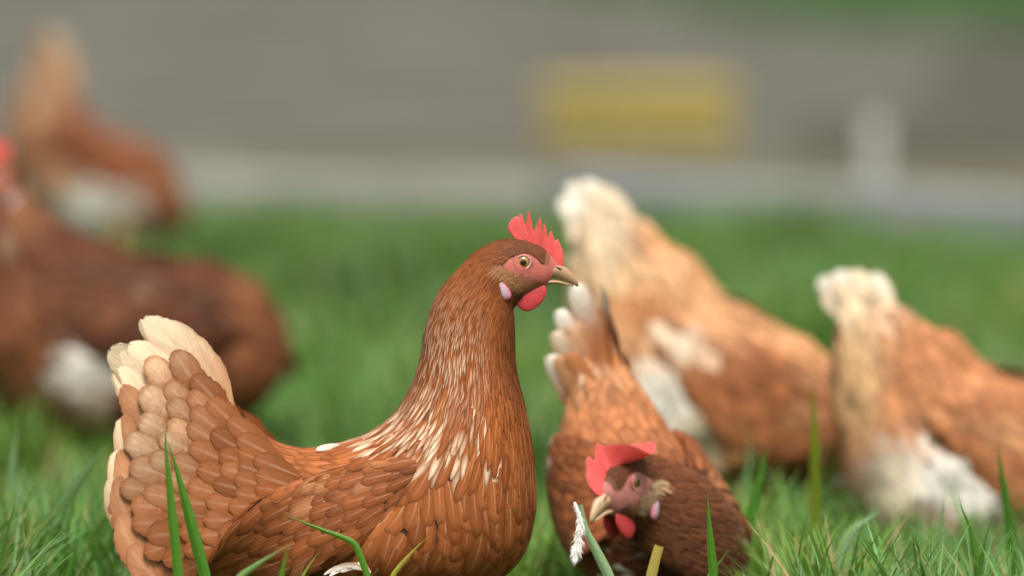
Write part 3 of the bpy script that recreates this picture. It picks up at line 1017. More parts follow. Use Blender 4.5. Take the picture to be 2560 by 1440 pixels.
# ================================================================== the sharp hen
def sharp_hen():
    body = [
        (1196, 628, 1282, 790, 60), (1138, 684, 1284, 815, 72), (1092, 742, 1285, 850, 83), (1064, 826, 1286, 900, 93),
        (1052, 896, 1292, 945, 106), (1030, 966, 1306, 1002, 126), (982, 1044, 1322, 1078, 152), (915, 1092, 1335, 1180, 177),
        (852, 1114, 1334, 1300, 192), (800, 1126, 1292, 1412, 200), (750, 1128, 1175, 1484, 200), (700, 1118, 950, 1512, 192),
        (650, 1094, 710, 1500, 170), (602, 1058, 545, 1462, 138), (560, 1016, 455, 1425, 100), (530, 974, 400, 1375, 70),
        (512, 935, 375, 1325, 46), (500, 905, 372, 1280, 26)]
    h = Hen('hen', 'chestnut brown hen in sharp focus, standing in profile with upright red comb', 'brown hens on the grass', 0.0, body, xc=800.0)
    h.build_body((0.10, 0.034, 0.014))
    h.build_head_parts()
    h.legs((900, 1500))
    def size(u, v):
        q = [1, 2.5, 4, 6, 8, 10, 11.5, 12.5, 14, 17, 18.5, 20, 22]
        L = np.interp(u, q, [.0045, .0055, .0080, .013, .019, .028, .036, .044, .048, .050, .050, .052, .055])
        W = np.interp(u, q, [.0007, .0008, .0009, .0011, .0015, .0023, .0048, .0098, .0118, .0122, .0128, .014, .015])
        dors = sm(0.2, 0.9, np.cos(v)) * sm(11.5, 13, u) * (1 - sm(16.5, 19, u))
        return L * (1 - 0.40 * dors), W * (1 - 0.40 * dors)
    def lance(u, v):
        return 1 - sm(11.0, 12.4, u + 0.5 * np.clip(-np.cos(v), 0, 1))
    def colf(u, v, UU, VV, V, rnd, lk, px):
        N = len(u)
        crown = np.array((0.14, 0.042, 0.013)); neck = np.array((0.27, 0.072, 0.014)); chest = np.array((0.305, 0.089, 0.023)); rear = np.array((0.265, 0.077, 0.020))
        k1 = sm(2.5, 6.5, u)[:, None]; k2 = sm(10.5, 13, u)[:, None]; k3 = sm(15, 18, u)[:, None]
        c = crown * (1 - k1) + neck * k1
        c = c * (1 - k2) + chest * k2
        c = c * (1 - k3) + rear * k3
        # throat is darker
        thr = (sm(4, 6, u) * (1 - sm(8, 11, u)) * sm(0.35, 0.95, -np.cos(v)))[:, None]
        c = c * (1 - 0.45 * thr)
        c = c * (0.86 + 0.28 * rnd[:, 1:2])
        red = (rnd[:, 2:3] - 0.5) * 0.16
        c = c * np.concatenate([1 + red * 0.2, 1 + red, 1 + red * 1.6], 1)
        col = np.tile(c[:, None, None, :], (1, NR, NC, 1))
        # the ear coverts are tan
        ch = h.canon_head(h.sw.raw(u, v))
        ear = (u < 5.2) & in_poly(ch, EAR_POLY)
        col[ear] = np.array((0.32, 0.145, 0.062)) * (0.8 + 0.4 * rnd[ear][:, 1])[:, None, None, None]
        # cream streak in the hackles of the lower neck
        zone = sm(8.6, 10.6, u) * (1 - sm(11.9, 12.6, u)) * sm(-0.72, 0.15, np.cos(v))
        zone2 = sm(5.0, 8.5, u) * (1 - sm(8.5, 11, u)) * 0.6 * sm(-0.6, 0.1, np.cos(v))
        pick = (rnd[:, 0] < 0.88 * zone) * (0.55 + 0.45 * rnd[:, 2]) + (rnd[:, 0] > 0.45) * zone2
        s = SROW[None, :, None]; t = TCOL[None, None, :]
        streak = pick[:, None, None] * sm(0.25, 0.6, s) * (1 - 0.97 * np.abs(t) ** 1.1)
        streak = np.clip(streak, 0, 1)[..., None]
        col = col * (1 - streak) + np.array((0.78, 0.60, 0.42)) * streak
        # tail coverts: pale hearts with brown margins, paler towards the tip of the tail
        fl = sm(18.3, 21.0, u) * (0.30 + 0.55 * rnd[:, 0]) * sm(1330, 1000, px[:, 3, 1])
        heart = (sm(0.25, 0.6, s) * (1 - 0.9 * np.abs(t) ** 2.2) * (1 - 0.85 * sm(0.84, 1.0, s)))
        fl = np.clip(fl[:, None, None] * (0.25 + 0.75 * heart), 0, 1)[..., None]
        col = col * (1 - fl) + np.array((0.66, 0.43, 0.26)) * fl
        # a single white feather on the back
        j = np.argmin(np.hypot(px[:, 3, 0] - 806, px[:, 3, 1] - 1122))
        col[j] = np.array((0.8, 0.72, 0.6))
        return col
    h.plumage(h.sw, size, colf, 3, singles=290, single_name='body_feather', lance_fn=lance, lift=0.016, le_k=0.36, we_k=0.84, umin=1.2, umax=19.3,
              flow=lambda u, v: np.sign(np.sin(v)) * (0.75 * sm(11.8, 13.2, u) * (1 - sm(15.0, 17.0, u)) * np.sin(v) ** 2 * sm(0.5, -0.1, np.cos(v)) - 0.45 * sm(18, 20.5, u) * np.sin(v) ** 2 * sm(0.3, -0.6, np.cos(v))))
    # folded wings
    wr = [(1082, 1150, 1070, 1186), (1040, 1136, 1012, 1262), (960, 1142, 932, 1335), (870, 1158, 842, 1392), (770, 1186, 748, 1436), (682, 1220, 664, 1464), (612, 1266, 594, 1474), (562, 1326, 546, 1466), (530, 1386, 524, 1446)]
    def wsize(u, v):
        return np.interp(u, [0, 2, 4, 6, 8], [.026, .032, .036, .050, .064]), np.interp(u, [0, 2, 4, 6, 8], [.0080, .0092, .0100, .0112, .012])
    for s in (-1, 1):
        sw = h.wing(wr, s, [14, 24, 30, 32, 32, 30, 26, 20, 12])
        P, F, U, Vv = sw.mesh(5, 26)
        wg = h.add('wing', P, F, M_BODY, np.tile((0.19, 0.06, 0.02), (len(P), 1)))
        def wcol(u, v, UU, VV, V, rnd, lk, px):
            c = np.tile(np.array((0.245, 0.069, 0.018)), (len(u), 1)) * (0.80 + 0.4 * rnd[:, 1:2])
            pale = ((rnd[:, 0] > 0.93) * 0.35 + sm(6.6, 8, u) * 0.35)[:, None]
            c = c * (1 - pale) + np.array((0.48, 0.23, 0.10)) * pale
            col = np.tile(c[:, None, None, :], (1, NR, NC, 1))
            rim = (np.clip(np.abs(TCOL)[None, None, :] * 0.5 + sm(0.75, 1.0, SROW)[None, :, None] * 0.6, 0, 1) * 0.16)[..., None]
            return col * (1 - rim) + np.array((0.38, 0.15, 0.06)) * rim
        h.plumage(sw, wsize, wcol, 21 + s, parent=wg, singles=170 if s < 0 else None, single_name='wing_feather', lift=0.022, le_k=0.38, we_k=0.86, umin=0.05, umax=7.7, twist=0.12, mask=lambda u, v, P, s=s: (np.sin(v) * s > -0.25) * 1.0)
    # tail: (tip, root, half width, how pale, how far out sideways)
    brown, cream, peach = (0.30, 0.10, 0.035), (0.78, 0.62, 0.42), (0.55, 0.29, 0.15)
    main = [((352, 797), (560, 1078), 54, 'c', 4, .07), ((392, 802), (580, 1070), 44, 'c', 12, .09), ((272, 872), (545, 1108), 60, 'c', 9, .02), ((318, 862), (560, 1095), 50, 'c', 15, .05), ((282, 925), (540, 1140), 54, 'c', 18, -.02),
            ((300, 968), (535, 1175), 52, 'p', 22, -.05), ((294, 1050), (500, 1330), 42, 'e', 20, -.13), ((304, 1040), (510, 1300), 44, 'p', 25, -.13), ((279, 1134), (480, 1390), 42, 'e', 23, -.13), ((292, 1130), (490, 1370), 48, 'p', 29, -.15),
            ((267, 1202), (450, 1430), 40, 'e', 27, -.12), ((284, 1200), (460, 1420), 50, 'p', 33, -.15), ((292, 1295), (470, 1470), 48, 'p', 33, -.14), ((318, 1372), (490, 1490), 46, 'p', 38, -.12)]
    # sideways outline of the tail: a smooth tent that narrows towards the tips
    gx, gyy = np.arange(220, 780, 20.0), np.arange(760, 1500, 20.0)
    GX, GY2 = np.meshgrid(gx, gyy, indexing='ij')
    field = np.interp(GX, [270, 350, 450, 550, 650, 720], [10, 20, 40, 66, 95, 112]) * np.interp(GY2, [800, 950, 1100, 1250, 1400], [.35, .5, .85, 1, 1])
    hwg = h.half_width(GX.ravel(), GY2.ravel()).reshape(GX.shape) * h.ppm
    inside = np.array([in_poly(np.array([[a_, b_]]), np.vstack([h.tab[14:, 0:2], h.tab[:13:-1, 2:4]]))[0] for a_, b_ in zip(GX.ravel(), GY2.ravel())]).reshape(GX.shape)
    field = np.where(inside, np.maximum(field, hwg + 6), field)
    for _ in range(4):
        fp = np.pad(field, 1, mode='edge')
        field = (fp[1:-1, 1:-1] * 2 + fp[:-2, 1:-1] + fp[2:, 1:-1] + fp[1:-1, :-2] + fp[1:-1, 2:]) / 6
    def sheetf(x, y):
        fx = min(max((x - gx[0]) / 20.0, 0), len(gx) - 1.001); fy = min(max((y - gyy[0]) / 20.0, 0), len(gyy) - 1.001)
        i, j = int(fx), int(fy); p, q = fx - i, fy - j
        return (field[i, j] * (1 - p) + field[i + 1, j] * p) * (1 - q) + (field[i, j + 1] * (1 - p) + field[i + 1, j + 1] * p) * q
    zone_p = np.array([(395, 862), (440, 880), (520, 985), (610, 1085), (660, 1150), (640, 1240), (570, 1330), (540, 1440), (440, 1445), (335, 1375), (300, 1300), (292, 1210), (306, 1130), (308, 1050), (322, 975), (330, 918)], float)
    gt = np.random.default_rng(5)
    cov = []
    for _ in range(6000):
        tp = np.array([260 + 420 * gt.random(), 850 + 600 * gt.random()])
        if not in_poly(tp[None], zone_p)[0]: continue
        d = np.array([np.interp(tp[1], [870, 980, 1100, 1250, 1420], [-.55, -.72, -.92, -.99, -.93]), np.interp(tp[1], [870, 980, 1100, 1250, 1420], [-.83, -.69, -.39, -.08, .36])])
        d /= np.linalg.norm(d); n_ = np.array([-d[1], d[0]])
        near = np.interp(tp[0], [300, 650], [1.0, 0.62])
        if any((np.dot(tp - c_[0], d) / (60 * near)) ** 2 + (np.dot(tp - c_[0], n_) / (44 * near)) ** 2 < 1 for c_ in cov): continue
        cov.append((tp, d, near))
    pal = {'c': (peach, cream), 'p': (brown, (0.46, 0.215, 0.105)), 'pc': (brown, (0.60, 0.38, 0.22)), 'e': ((0.42, 0.20, 0.10), (0.72, 0.53, 0.34)), 'b': ((0.26, 0.085, 0.029), (0.33, 0.118, 0.043))}
    rims = {'pc': (0.33, 0.125, 0.048), 'p': (0.36, 0.15, 0.065), 'b': (0.25, 0.082, 0.028)}
    k = 0
    for s in (-1, 1):
        for m_, (tip, root, w, pk, out, bd) in enumerate(main):
            k += 1
            c0, c1 = pal[pk]
            j = 0.95 + 0.1 * rng.random()
            h.quill('tail_feather', root, tip, w, s * 3, s * 6, np.array(c0) * j, np.array(c1) * j, bend=bd, rim=rims.get(pk), seed=k, sheet=sheetf, off=-13 + m_ * 0.6)
        for tp, d, near in cov:
            k += 1
            j = 0.90 + 0.2 * rng.random()
            pale = float(np.clip(sm(520, 320, tp[0]) * sm(1380, 1000, tp[1]) * (0.6 + 0.4 * rng.random()) + 0.10 * rng.random(), 0, 1))
            c1 = np.array((0.285, 0.086, 0.024)) * (1 - pale) + np.array((0.70, 0.48, 0.30)) * pale
            rm = np.array((0.23, 0.070, 0.018)) * (1 - pale * 0.5) + np.array((0.46, 0.24, 0.12)) * pale * 0.5
            Lq = (165 + 40 * rng.random()) * near
            root = tp - d * Lq + np.array([0, 6.0])
            h.quill('tail_covert', root, tp, (39 + 8 * rng.random()) * near, s * 3, s * 6, np.array((0.25, 0.078, 0.021)) * j, c1 * j, bend=0.05 * (rng.random() - 0.2), rim=rm * j, seed=k, sheet=sheetf, off=2 + 0.02 * (tp[0] - 300) + 1.2 * rng.random(), pale_w=0.3)
    h.quill('back_feather', (846, 1112), (790, 1123), 8, -40, -58, (0.7, 0.6, 0.5), (0.85, 0.78, 0.68), bend=0.0, tent=0.0, seed=77)
    for i in range(7):
        y0 = 1396 + 3 * i
        h.quill('down_feather', (905 + 4 * i, 1392 + 4 * i), (812 + 14 * i, 1420 - 5 * i + 8 * (i % 2)), 6, -216, -224, (0.55, 0.35, 0.22), (0.8, 0.74, 0.66), bend=0.08, tent=0.0, seed=900 + i)
    return h

# ================================================================== hens further back
def soft_hen(h, under, base, patches, wr, wing_base, wing_patches, thick, feather=0.9, seed=5, face=(0.56, 0.15, 0.12), flop=None, singles=0, tail=(), tail_cols=None, head_kw={}, neck_end=7.0, head_col=(0.2, 0.07, 0.025), streak=0.0, legs=None, ruff=0.0, lean=(0.0, 0.0, 0.14), tent=0.3):
    h.build_body(under, face)
    h.build_head_parts(flop=flop, **head_kw)
    if legs: h.legs(legs)
    nmax = h.sw.n - 1
    def size(u, v):
        f = feather
        hf = 1.0 if f < 1 else 1.6
        L = np.interp(u, [1, 2.5, 4, 6, 8, nmax], [.0055 * hf, .0065 * hf, .010 * hf, .020 * hf, .040 * f, .052 * f])
        W = np.interp(u, [1, 2.5, 4, 6, 8, nmax], [.0009 * hf, .0010 * hf, .0014 * hf, .0026 * hf, .0088 * f, .013 * f])
        return L, W
    def colf(u, v, UU, VV, V, rnd, lk, px):
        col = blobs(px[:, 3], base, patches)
        kh = (1 - sm(2.5, neck_end, u))[:, None]
        col = col * (1 - kh) + np.array(head_col) * kh
        col = col * (0.78 + 0.44 * rnd[:, 1:2])
        if ruff:
            rk = ((rnd[:, 0] > 0.72) * sm(12.5, 15, u) * ruff)[:, None]
            col = col * (1 - rk) + np.array((0.72, 0.50, 0.32)) * rk
        ch = h.canon_head(h.sw.raw(u, v))
        ear = (u < 5.0) & in_poly(ch, EAR_POLY)
        col[ear] = np.array((0.40, 0.25, 0.14)) * (0.8 + 0.4 * rnd[ear][:, 1:2])
        out = np.tile(col[:, None, None, :], (1, NR, NC, 1))
        if streak:
            zone = sm(neck_end - 1.5, neck_end, u) * (1 - sm(neck_end + 1.5, neck_end + 2.5, u)) * (rnd[:, 0] < streak) * (np.abs(np.sin(v)) > 0.72)
            stv = zone[:, None, None] * sm(0.2, 0.6, SROW)[None, :, None] * (1 - 0.9 * np.abs(TCOL) ** 1.5)[None, None, :]
            out = out * (1 - stv[..., None]) + np.array(WHITE) * stv[..., None]
        return out
    h.plumage(h.sw, size, colf, seed, lance_fn=lambda u, v: 1 - sm(neck_end, neck_end + 1.5, u), singles=singles, single_name='body_feather', lift=0.04, umin=1.2, umax=h.sw.n - 2.6)
    if wr is not None:
        for s in (-1, 1):
            sw = h.wing(wr, s, thick)
            P, F, U, Vv = sw.mesh(4, 22)
            wg = h.add('wing', P, F, M_BODY, np.tile(np.array(under), (len(P), 1)))
            def wcol(u, v, UU, VV, V, rnd, lk, px):
                q = h.px_of(sw.raw(UU[:, 3], VV[:, 3]))
                c = blobs(q, wing_base, wing_patches) * (0.75 + 0.5 * rnd[:, 1:2])
                return np.tile(c[:, None, None, :], (1, NR, NC, 1))
            h.plumage(sw, lambda u, v: (0.044 * feather + 0 * u, 0.0098 * feather + 0 * u), wcol, seed + 10 + s, parent=wg, lift=0.04, umin=0.05, umax=sw.n - 1.3, mask=lambda u, v, P, s=s: (np.sin(v) * s > -0.25) * 1.0)
    for k, (tip, root, w, lat, c0, c1) in enumerate(tail):
        for s in (-1, 1):
            j = 0.96 + 0.08 * rng.random()
            d = (rng.random(2) - 0.5) * 10
            h.quill('tail_feather', root, (tip[0] + d[0], tip[1] + d[1]), w, s * max(3, lat * 0.6), s * lat, np.array(c0) * j, np.array(c1) * j, bend=0.03, tent=tent, seed=seed * 50 + 2 * k + s, lean=lean)
    return h

def forage_rings(dx=0, dy=0):
    return [(2182, 1084, 2040, 1215, 80), (2165, 1022, 1980, 1220, 110), (2138, 962, 1900, 1230, 140), (2092, 908, 1820, 1225, 160), (2028, 862, 1750, 1205, 172), (1950, 820, 1690, 1170, 176),
            (1862, 774, 1640, 1130, 172), (1784, 712, 1590, 1090, 160), (1714, 645, 1540, 1040, 136), (1654, 600, 1490, 970, 106), (1594, 556, 1460, 880, 76), (1550, 522, 1442, 780, 50), (1515, 500, 1434, 680, 32), (1488, 490, 1432, 610, 20)]
FORAGE_WING = [(2118, 992, 2096, 1070), (2056, 930, 2022, 1140), (1956, 880, 1906, 1150), (1856, 836, 1806, 1090), (1766, 806, 1726, 1000), (1700, 800, 1668, 910)]

def rot_tab(tab, ang, piv, scale, to):
    t = np.array(tab, float)
    c, s = math.cos(R(ang)), math.sin(R(ang))
    for a in range(0, min(4, t.shape[1]), 2):
        x, y = t[:, a] - piv[0], t[:, a + 1] - piv[1]
        t[:, a] = to[0] + scale * (x * c - y * s); t[:, a + 1] = to[1] + scale * (x * s + y * c)
    if t.shape[1] > 4: t[:, 4] *= scale
    return t

def pale_hen():
    Y = 1.27
    rings = np.array(forage_rings(), float)
    drop = np.interp(np.arange(len(rings)), [1, 4, 8, 11, 13], [0, 0.8, 1, 0.5, 0.0])
    rings[:, 2] -= 28 * drop; rings[:, 3] += 36 * drop
    h = Hen('hen', 'cream and apricot hen with raised tail, head down behind the crouching hen', 'brown hens on the grass', Y, rings, head=(62.0, 0.87, (2176, 1212)), xc=1800.0, lump=0.06)
    apr = (0.57, 0.28, 0.125)
    patches = [(1470, 560, 120, 170, CREAM, 0.95), (1450, 780, 85, 210, (0.62, 0.40, 0.21), 0.75), (1560, 700, 60, 50, (0.66, 0.45, 0.25), 0.7), (1650, 1005, 118, 100, (0.85, 0.80, 0.68), 1.0), (1725, 1105, 62, 80, (0.80, 0.68, 0.5), 0.85), (1620, 775, 75, 50, (0.42, 0.16, 0.06), 0.8),
               (1640, 680, 90, 36, (0.64, 0.40, 0.21), 0.7), (1820, 745, 150, 36, (0.60, 0.33, 0.16), 0.7), (1700, 868, 62, 48, (0.78, 0.62, 0.45), 0.9), (2050, 1100, 200, 200, (0.27, 0.085, 0.027), 0.9), (1900, 1230, 260, 80, (0.20, 0.062, 0.02), 0.8), (1540, 900, 60, 60, (0.5, 0.26, 0.12), 0.5)]
    wpt = [(2060, 925, 100, 40, (0.52, 0.26, 0.12), 0.8), (1990, 1030, 50, 40, (0.48, 0.23, 0.11), 0.6), (1715, 860, 60, 50, (0.78, 0.62, 0.45), 0.9), (1880, 960, 120, 60, (0.25, 0.078, 0.025), 0.7), (1800, 830, 60, 26, (0.58, 0.34, 0.18), 0.6)]
    tail = [((1425, 462), (1560, 620), 32, 4, CREAM, WHITE), ((1458, 452), (1575, 610), 30, 8, CREAM, WHITE), ((1500, 470), (1590, 610), 34, 10, CREAM, CREAM), ((1405, 500), (1545, 650), 40, 10, CREAM, WHITE), ((1425, 560), (1545, 700), 40, 14, CREAM, CREAM),
            ((1440, 500), (1580, 650), 38, 18, apr, WHITE), ((1425, 640), (1550, 760), 42, 16, apr, CREAM), ((1500, 540), (1620, 680), 36, 24, apr, CREAM)]
    soft_hen(h, (0.25, 0.13, 0.06), apr, patches, FORAGE_WING, (0.37, 0.135, 0.05), wpt, [12, 30, 38, 36, 28, 12], feather=1.0, seed=31, tail=tail, neck_end=6.5, head_col=(0.3, 0.11, 0.04), legs=(1850, 1200))

def right_hen():
    Y = 0.98
    s = ppm_at(Y) / ppm_at(1.27) * 0.98
    piv, to = (1488, 490), (2120, 725)
    ang = -9.0
    body = rot_tab(forage_rings(), ang, piv, s, to)
    drop = np.interp(np.arange(len(body)), [1, 4, 8, 11, 13], [0, 0.8, 1, 0.5, 0.0])
    body[:, 2] -= 55 * drop; body[:, 3] += 75 * drop
    wr = rot_tab(FORAGE_WING, ang, piv, s, to)
    hp = rot_tab([(2176, 1212)], ang, piv, s, to)[0]
    h = Hen('hen', 'russet hen with white belly and short pale tail, its head out of the picture', 'brown hens on the grass', Y, body, head=(50.0, 0.9, tuple(hp)), xc=2450.0, lump=0.06)
    rus = (0.44, 0.18, 0.075)
    patches = [(2120, 760, 130, 110, CREAM, 0.95), (2150, 940, 70, 190, (0.66, 0.42, 0.21), 0.75), (2360, 1215, 190, 120, (0.86, 0.82, 0.72), 1.0), (2240, 1230, 70, 110, (0.74, 0.60, 0.42), 0.85), (2490, 1220, 90, 100, (0.86, 0.82, 0.72), 0.95), (2340, 1300, 60, 50, (0.5, 0.25, 0.12), 0.7),
               (2560, 1350, 150, 90, (0.25, 0.09, 0.03), 0.8), (2300, 780, 120, 40, (0.66, 0.42, 0.25), 0.7), (2260, 840, 60, 50, (0.42, 0.17, 0.07), 0.7)]
    wpt = [(2420, 1050, 120, 26, (0.50, 0.23, 0.10), 0.8), (2520, 1080, 60, 26, (0.55, 0.28, 0.13), 0.6)]
    tail = [((2050, 700), (2190, 800), 34, 4, CREAM, WHITE), ((2085, 685), (2200, 800), 34, 8, CREAM, WHITE), ((2135, 680), (2215, 790), 30, 10, CREAM, CREAM), ((2185, 685), (2235, 790), 22, 14, CREAM, WHITE), ((2055, 735), (2185, 830), 34, 12, CREAM, CREAM),
            ((2095, 770), (2205, 860), 34, 16, CREAM, CREAM), ((2120, 740), (2240, 830), 32, 20, rus, CREAM)]
    soft_hen(h, (0.22, 0.11, 0.05), rus, patches, wr, (0.365, 0.138, 0.052), wpt, [12, 30, 38, 36, 28, 12], feather=1.0, seed=47, tail=tail, neck_end=6.5, head_col=(0.3, 0.11, 0.04), legs=(2450, 1330))

def left_hen():
    Y = 1.95
    # mirrored: table is written facing right about x = 330 and flipped
    m = lambda x: 660 - x
    rows = [(52, 474, -30, 560, 56), (100, 518, -45, 640, 72), (152, 556, -70, 740, 92), (212, 590, -85, 850, 116), (276, 614, -60, 960, 138), (320, 638, 0, 1040, 150), (400, 646, 90, 1085, 158), (470, 656, 190, 1100, 160),
            (540, 668, 300, 1105, 156), (600, 692, 420, 1095, 144), (648, 726, 520, 1075, 124), (682, 768, 600, 1044, 100), (706, 815, 655, 1005, 72), (718, 860, 690, 960, 44), (722, 895, 708, 925, 18)]
    body = [(m(a), b, m(c), d, w) for a, b, c, d, w in rows]
    h = Hen('hen', 'dark brown hen with rounded rump, red head cut off at the edge of the picture', 'brown hens on the grass', Y, body, head=(0.0, 0.84, (m(-10), 446)), flip=True, xc=330.0, yaw=0.0, lump=0.035)
    dk = (0.10, 0.029, 0.010)
    q = lambda x, y, rx, ry, c, s: (m(x), y, rx, ry, c, s)
    patches = [q(208, 935, 78, 86, (0.84, 0.79, 0.68), 1.0), q(232, 1030, 52, 70, (0.62, 0.46, 0.3), 0.85), q(60, 560, 60, 60, (0.28, 0.11, 0.045), 0.7), q(15, 610, 30, 40, (0.5, 0.34, 0.22), 0.5), q(640, 850, 110, 190, (0.19, 0.066, 0.022), 0.9), q(100, 1050, 130, 90, (0.14, 0.05, 0.02), 0.8), q(40, 850, 100, 150, (0.24, 0.09, 0.035), 0.7)]
    wr = [(m(70), 690, m(60), 780), (m(130), 650, m(110), 860), (m(230), 648, m(200), 880), (m(340), 664, m(310), 880), (m(440), 700, m(420), 880), (m(530), 760, m(515), 880), (m(585), 810, m(580), 860)]
    wpt = [q(350, 705, 24, 22, (0.42, 0.26, 0.17), 0.8), q(260, 760, 70, 50, (0.17, 0.06, 0.024), 0.8), q(130, 720, 60, 60, (0.17, 0.06, 0.022), 0.7)]
    # low tail behind the rump
    tail = [((m(672), 880), (m(600), 800), 40, 8, (0.15, 0.05, 0.018), (0.15, 0.05, 0.018)), ((m(662), 920), (m(590), 850), 40, 16, (0.15, 0.05, 0.018), (0.15, 0.05, 0.018))]
    soft_hen(h, (0.07, 0.025, 0.01), dk, patches, wr, (0.085, 0.025, 0.009), wpt, [12, 24, 28, 28, 24, 18, 10], feather=1.15, seed=61, tail=tail, neck_end=7.0, head_col=(0.2, 0.075, 0.028), streak=0.0, legs=(m(330), 1085))

def far_hen():
    Y = 4.1
    body = [(356, 362, 452, 470, 50), (336, 352, 466, 520, 70), (306, 342, 456, 566, 90), (270, 330, 400, 590, 96), (240, 310, 350, 605, 108), (214, 286, 290, 608, 112), (192, 258, 230, 600, 110), (172, 228, 170, 575, 98), (156, 200, 110, 530, 82), (146, 172, 60, 470, 62), (138, 150, 30, 400, 44), (132, 132, 20, 330, 28), (126, 120, 25, 280, 16)]
    h = Hen('hen', 'heavily blurred hen with tall pale upright tail, farthest from the camera', 'brown hens on the grass', Y, body, head=(20.0, 0.58, (404, 420)), xc=250.0, turn=(105.0, 4.5, 8.0, (350, 450)), lump=0.05)
    br = (0.21, 0.066, 0.023)
    patches = [(238, 522, 112, 74, (0.9, 0.85, 0.74), 1.0), (330, 560, 60, 50, (0.6, 0.48, 0.33), 0.6), (60, 360, 60, 140, (0.36, 0.18, 0.09), 0.8), (110, 230, 50, 100, (0.38, 0.24, 0.14), 0.8), (150, 430, 70, 50, (0.45, 0.25, 0.13), 0.6), (400, 480, 60, 90, (0.26, 0.09, 0.032), 0.8)]
    wr = [(378, 405, 372, 440), (346, 376, 340, 460), (296, 356, 286, 462), (240, 336, 232, 450), (196, 326, 190, 420), (168, 336, 166, 380)]
    tc = (0.37, 0.295, 0.19)
    tail = [((112, 72), (150, 300), 26, 4, tc, tc), ((138, 76), (160, 300), 26, 8, tc, (0.40, 0.32, 0.21)), ((92, 110), (145, 300), 26, 10, (0.4, 0.22, 0.12), tc), ((160, 120), (170, 310), 24, 12, (0.4, 0.22, 0.12), (0.4, 0.25, 0.13)), ((60, 180), (130, 340), 34, 14, (0.4, 0.22, 0.12), tc)]
    soft_hen(h, (0.12, 0.045, 0.018), br, patches, wr, (0.19, 0.058, 0.02), [], [8, 16, 20, 18, 14, 8], feather=1.3, seed=73, tail=tail, neck_end=6.5, head_col=(0.28, 0.1, 0.035), legs=(300, 590))

def crouching_hen():
    Y = 0.30
    body = [(305, 1142, 342, 1352, 66), (246, 1168, 326, 1402, 76), (180, 1196, 300, 1455, 88), (112, 1212, 262, 1505, 116), (44, 1204, 206, 1540, 162), (-26, 1172, 116, 1560, 192), (-96, 1142, 0, 1562, 198), (-160, 1100, -110, 1548, 194),
            (-214, 1052, -200, 1512, 188), (-258, 1004, -262, 1450, 170), (-294, 962, -306, 1390, 142), (-320, 924, -336, 1330, 108), (-336, 892, -352, 1270, 76), (-344, 868, -360, 1220, 50)]
    hx, hy = 1600, 0
    h = Hen('hen', 'dark brown hen facing the camera with its head low and comb flopped over', 'brown hens on the grass', Y, body, head=(8.0, 1.14, (412, 1204)), xc=0.0, X=(1662 - 1280) / ppm_at(Y), yaw=-62.0, turn=(-60.0, 4.6, 9.0, (105, 1300)), gy=1590, ppm=2480)
    ch = (0.22, 0.068, 0.021)
    cop = (0.44, 0.165, 0.06)
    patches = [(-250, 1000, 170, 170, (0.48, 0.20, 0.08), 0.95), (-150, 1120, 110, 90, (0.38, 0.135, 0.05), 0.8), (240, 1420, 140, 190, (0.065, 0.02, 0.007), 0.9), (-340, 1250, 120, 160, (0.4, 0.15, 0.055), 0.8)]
    wr = [(120, 1225, 118, 1290), (60, 1185, 60, 1380), (-30, 1165, -20, 1420), (-120, 1150, -100, 1420), (-200, 1140, -180, 1380), (-270, 1140, -250, 1320), (-320, 1150, -310, 1240)]
    wpt = [(-300, 1190, 40, 60, WHITE, 0.95), (80, 1250, 60, 60, (0.34, 0.13, 0.05), 0.6)]
    tail = [((-405, 770), (-290, 980), 46, 50, cop, WHITE), ((-384, 815), (-280, 985), 30, 16, cop, (0.6, 0.33, 0.17)), ((-425, 835), (-300, 1020), 36, 82, cop, WHITE), ((-392, 835), (-285, 1030), 28, 36, cop, (0.55, 0.28, 0.13)), ((-420, 890), (-310, 1070), 36, 100, cop, CREAM), ((-385, 870), (-270, 1060), 32, 72, cop, (0.62, 0.36, 0.19)),
            ((-425, 950), (-300, 1120), 38, 112, cop, WHITE), ((-372, 862), (-270, 1030), 26, 56, cop, (0.62, 0.34, 0.18)), ((-390, 950), (-260, 1100), 36, 104, cop, (0.55, 0.28, 0.13)), ((-400, 900), (-280, 1060), 30, 88, cop, (0.70, 0.5, 0.33)), ((-360, 940), (-240, 1080), 32, 92, cop, cop), ((-368, 905), (-262, 1070), 30, 30, cop, (0.5, 0.23, 0.1))]
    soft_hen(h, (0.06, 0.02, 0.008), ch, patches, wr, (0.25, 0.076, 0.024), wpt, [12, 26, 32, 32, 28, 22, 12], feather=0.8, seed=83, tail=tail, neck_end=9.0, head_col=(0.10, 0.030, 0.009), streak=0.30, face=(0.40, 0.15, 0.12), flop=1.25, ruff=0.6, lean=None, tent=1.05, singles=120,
             head_kw=dict(grow=1.22, comb=(0.72, 0.10, 0.09), iris=(0.22, 0.085, 0.02), beak=(0.55, 0.36, 0.2), lid=(0.5, 0.36, 0.28)))
    return h

sharp_hen()
crouching_hen()
pale_hen()
right_hen()
left_hen()
far_hen()

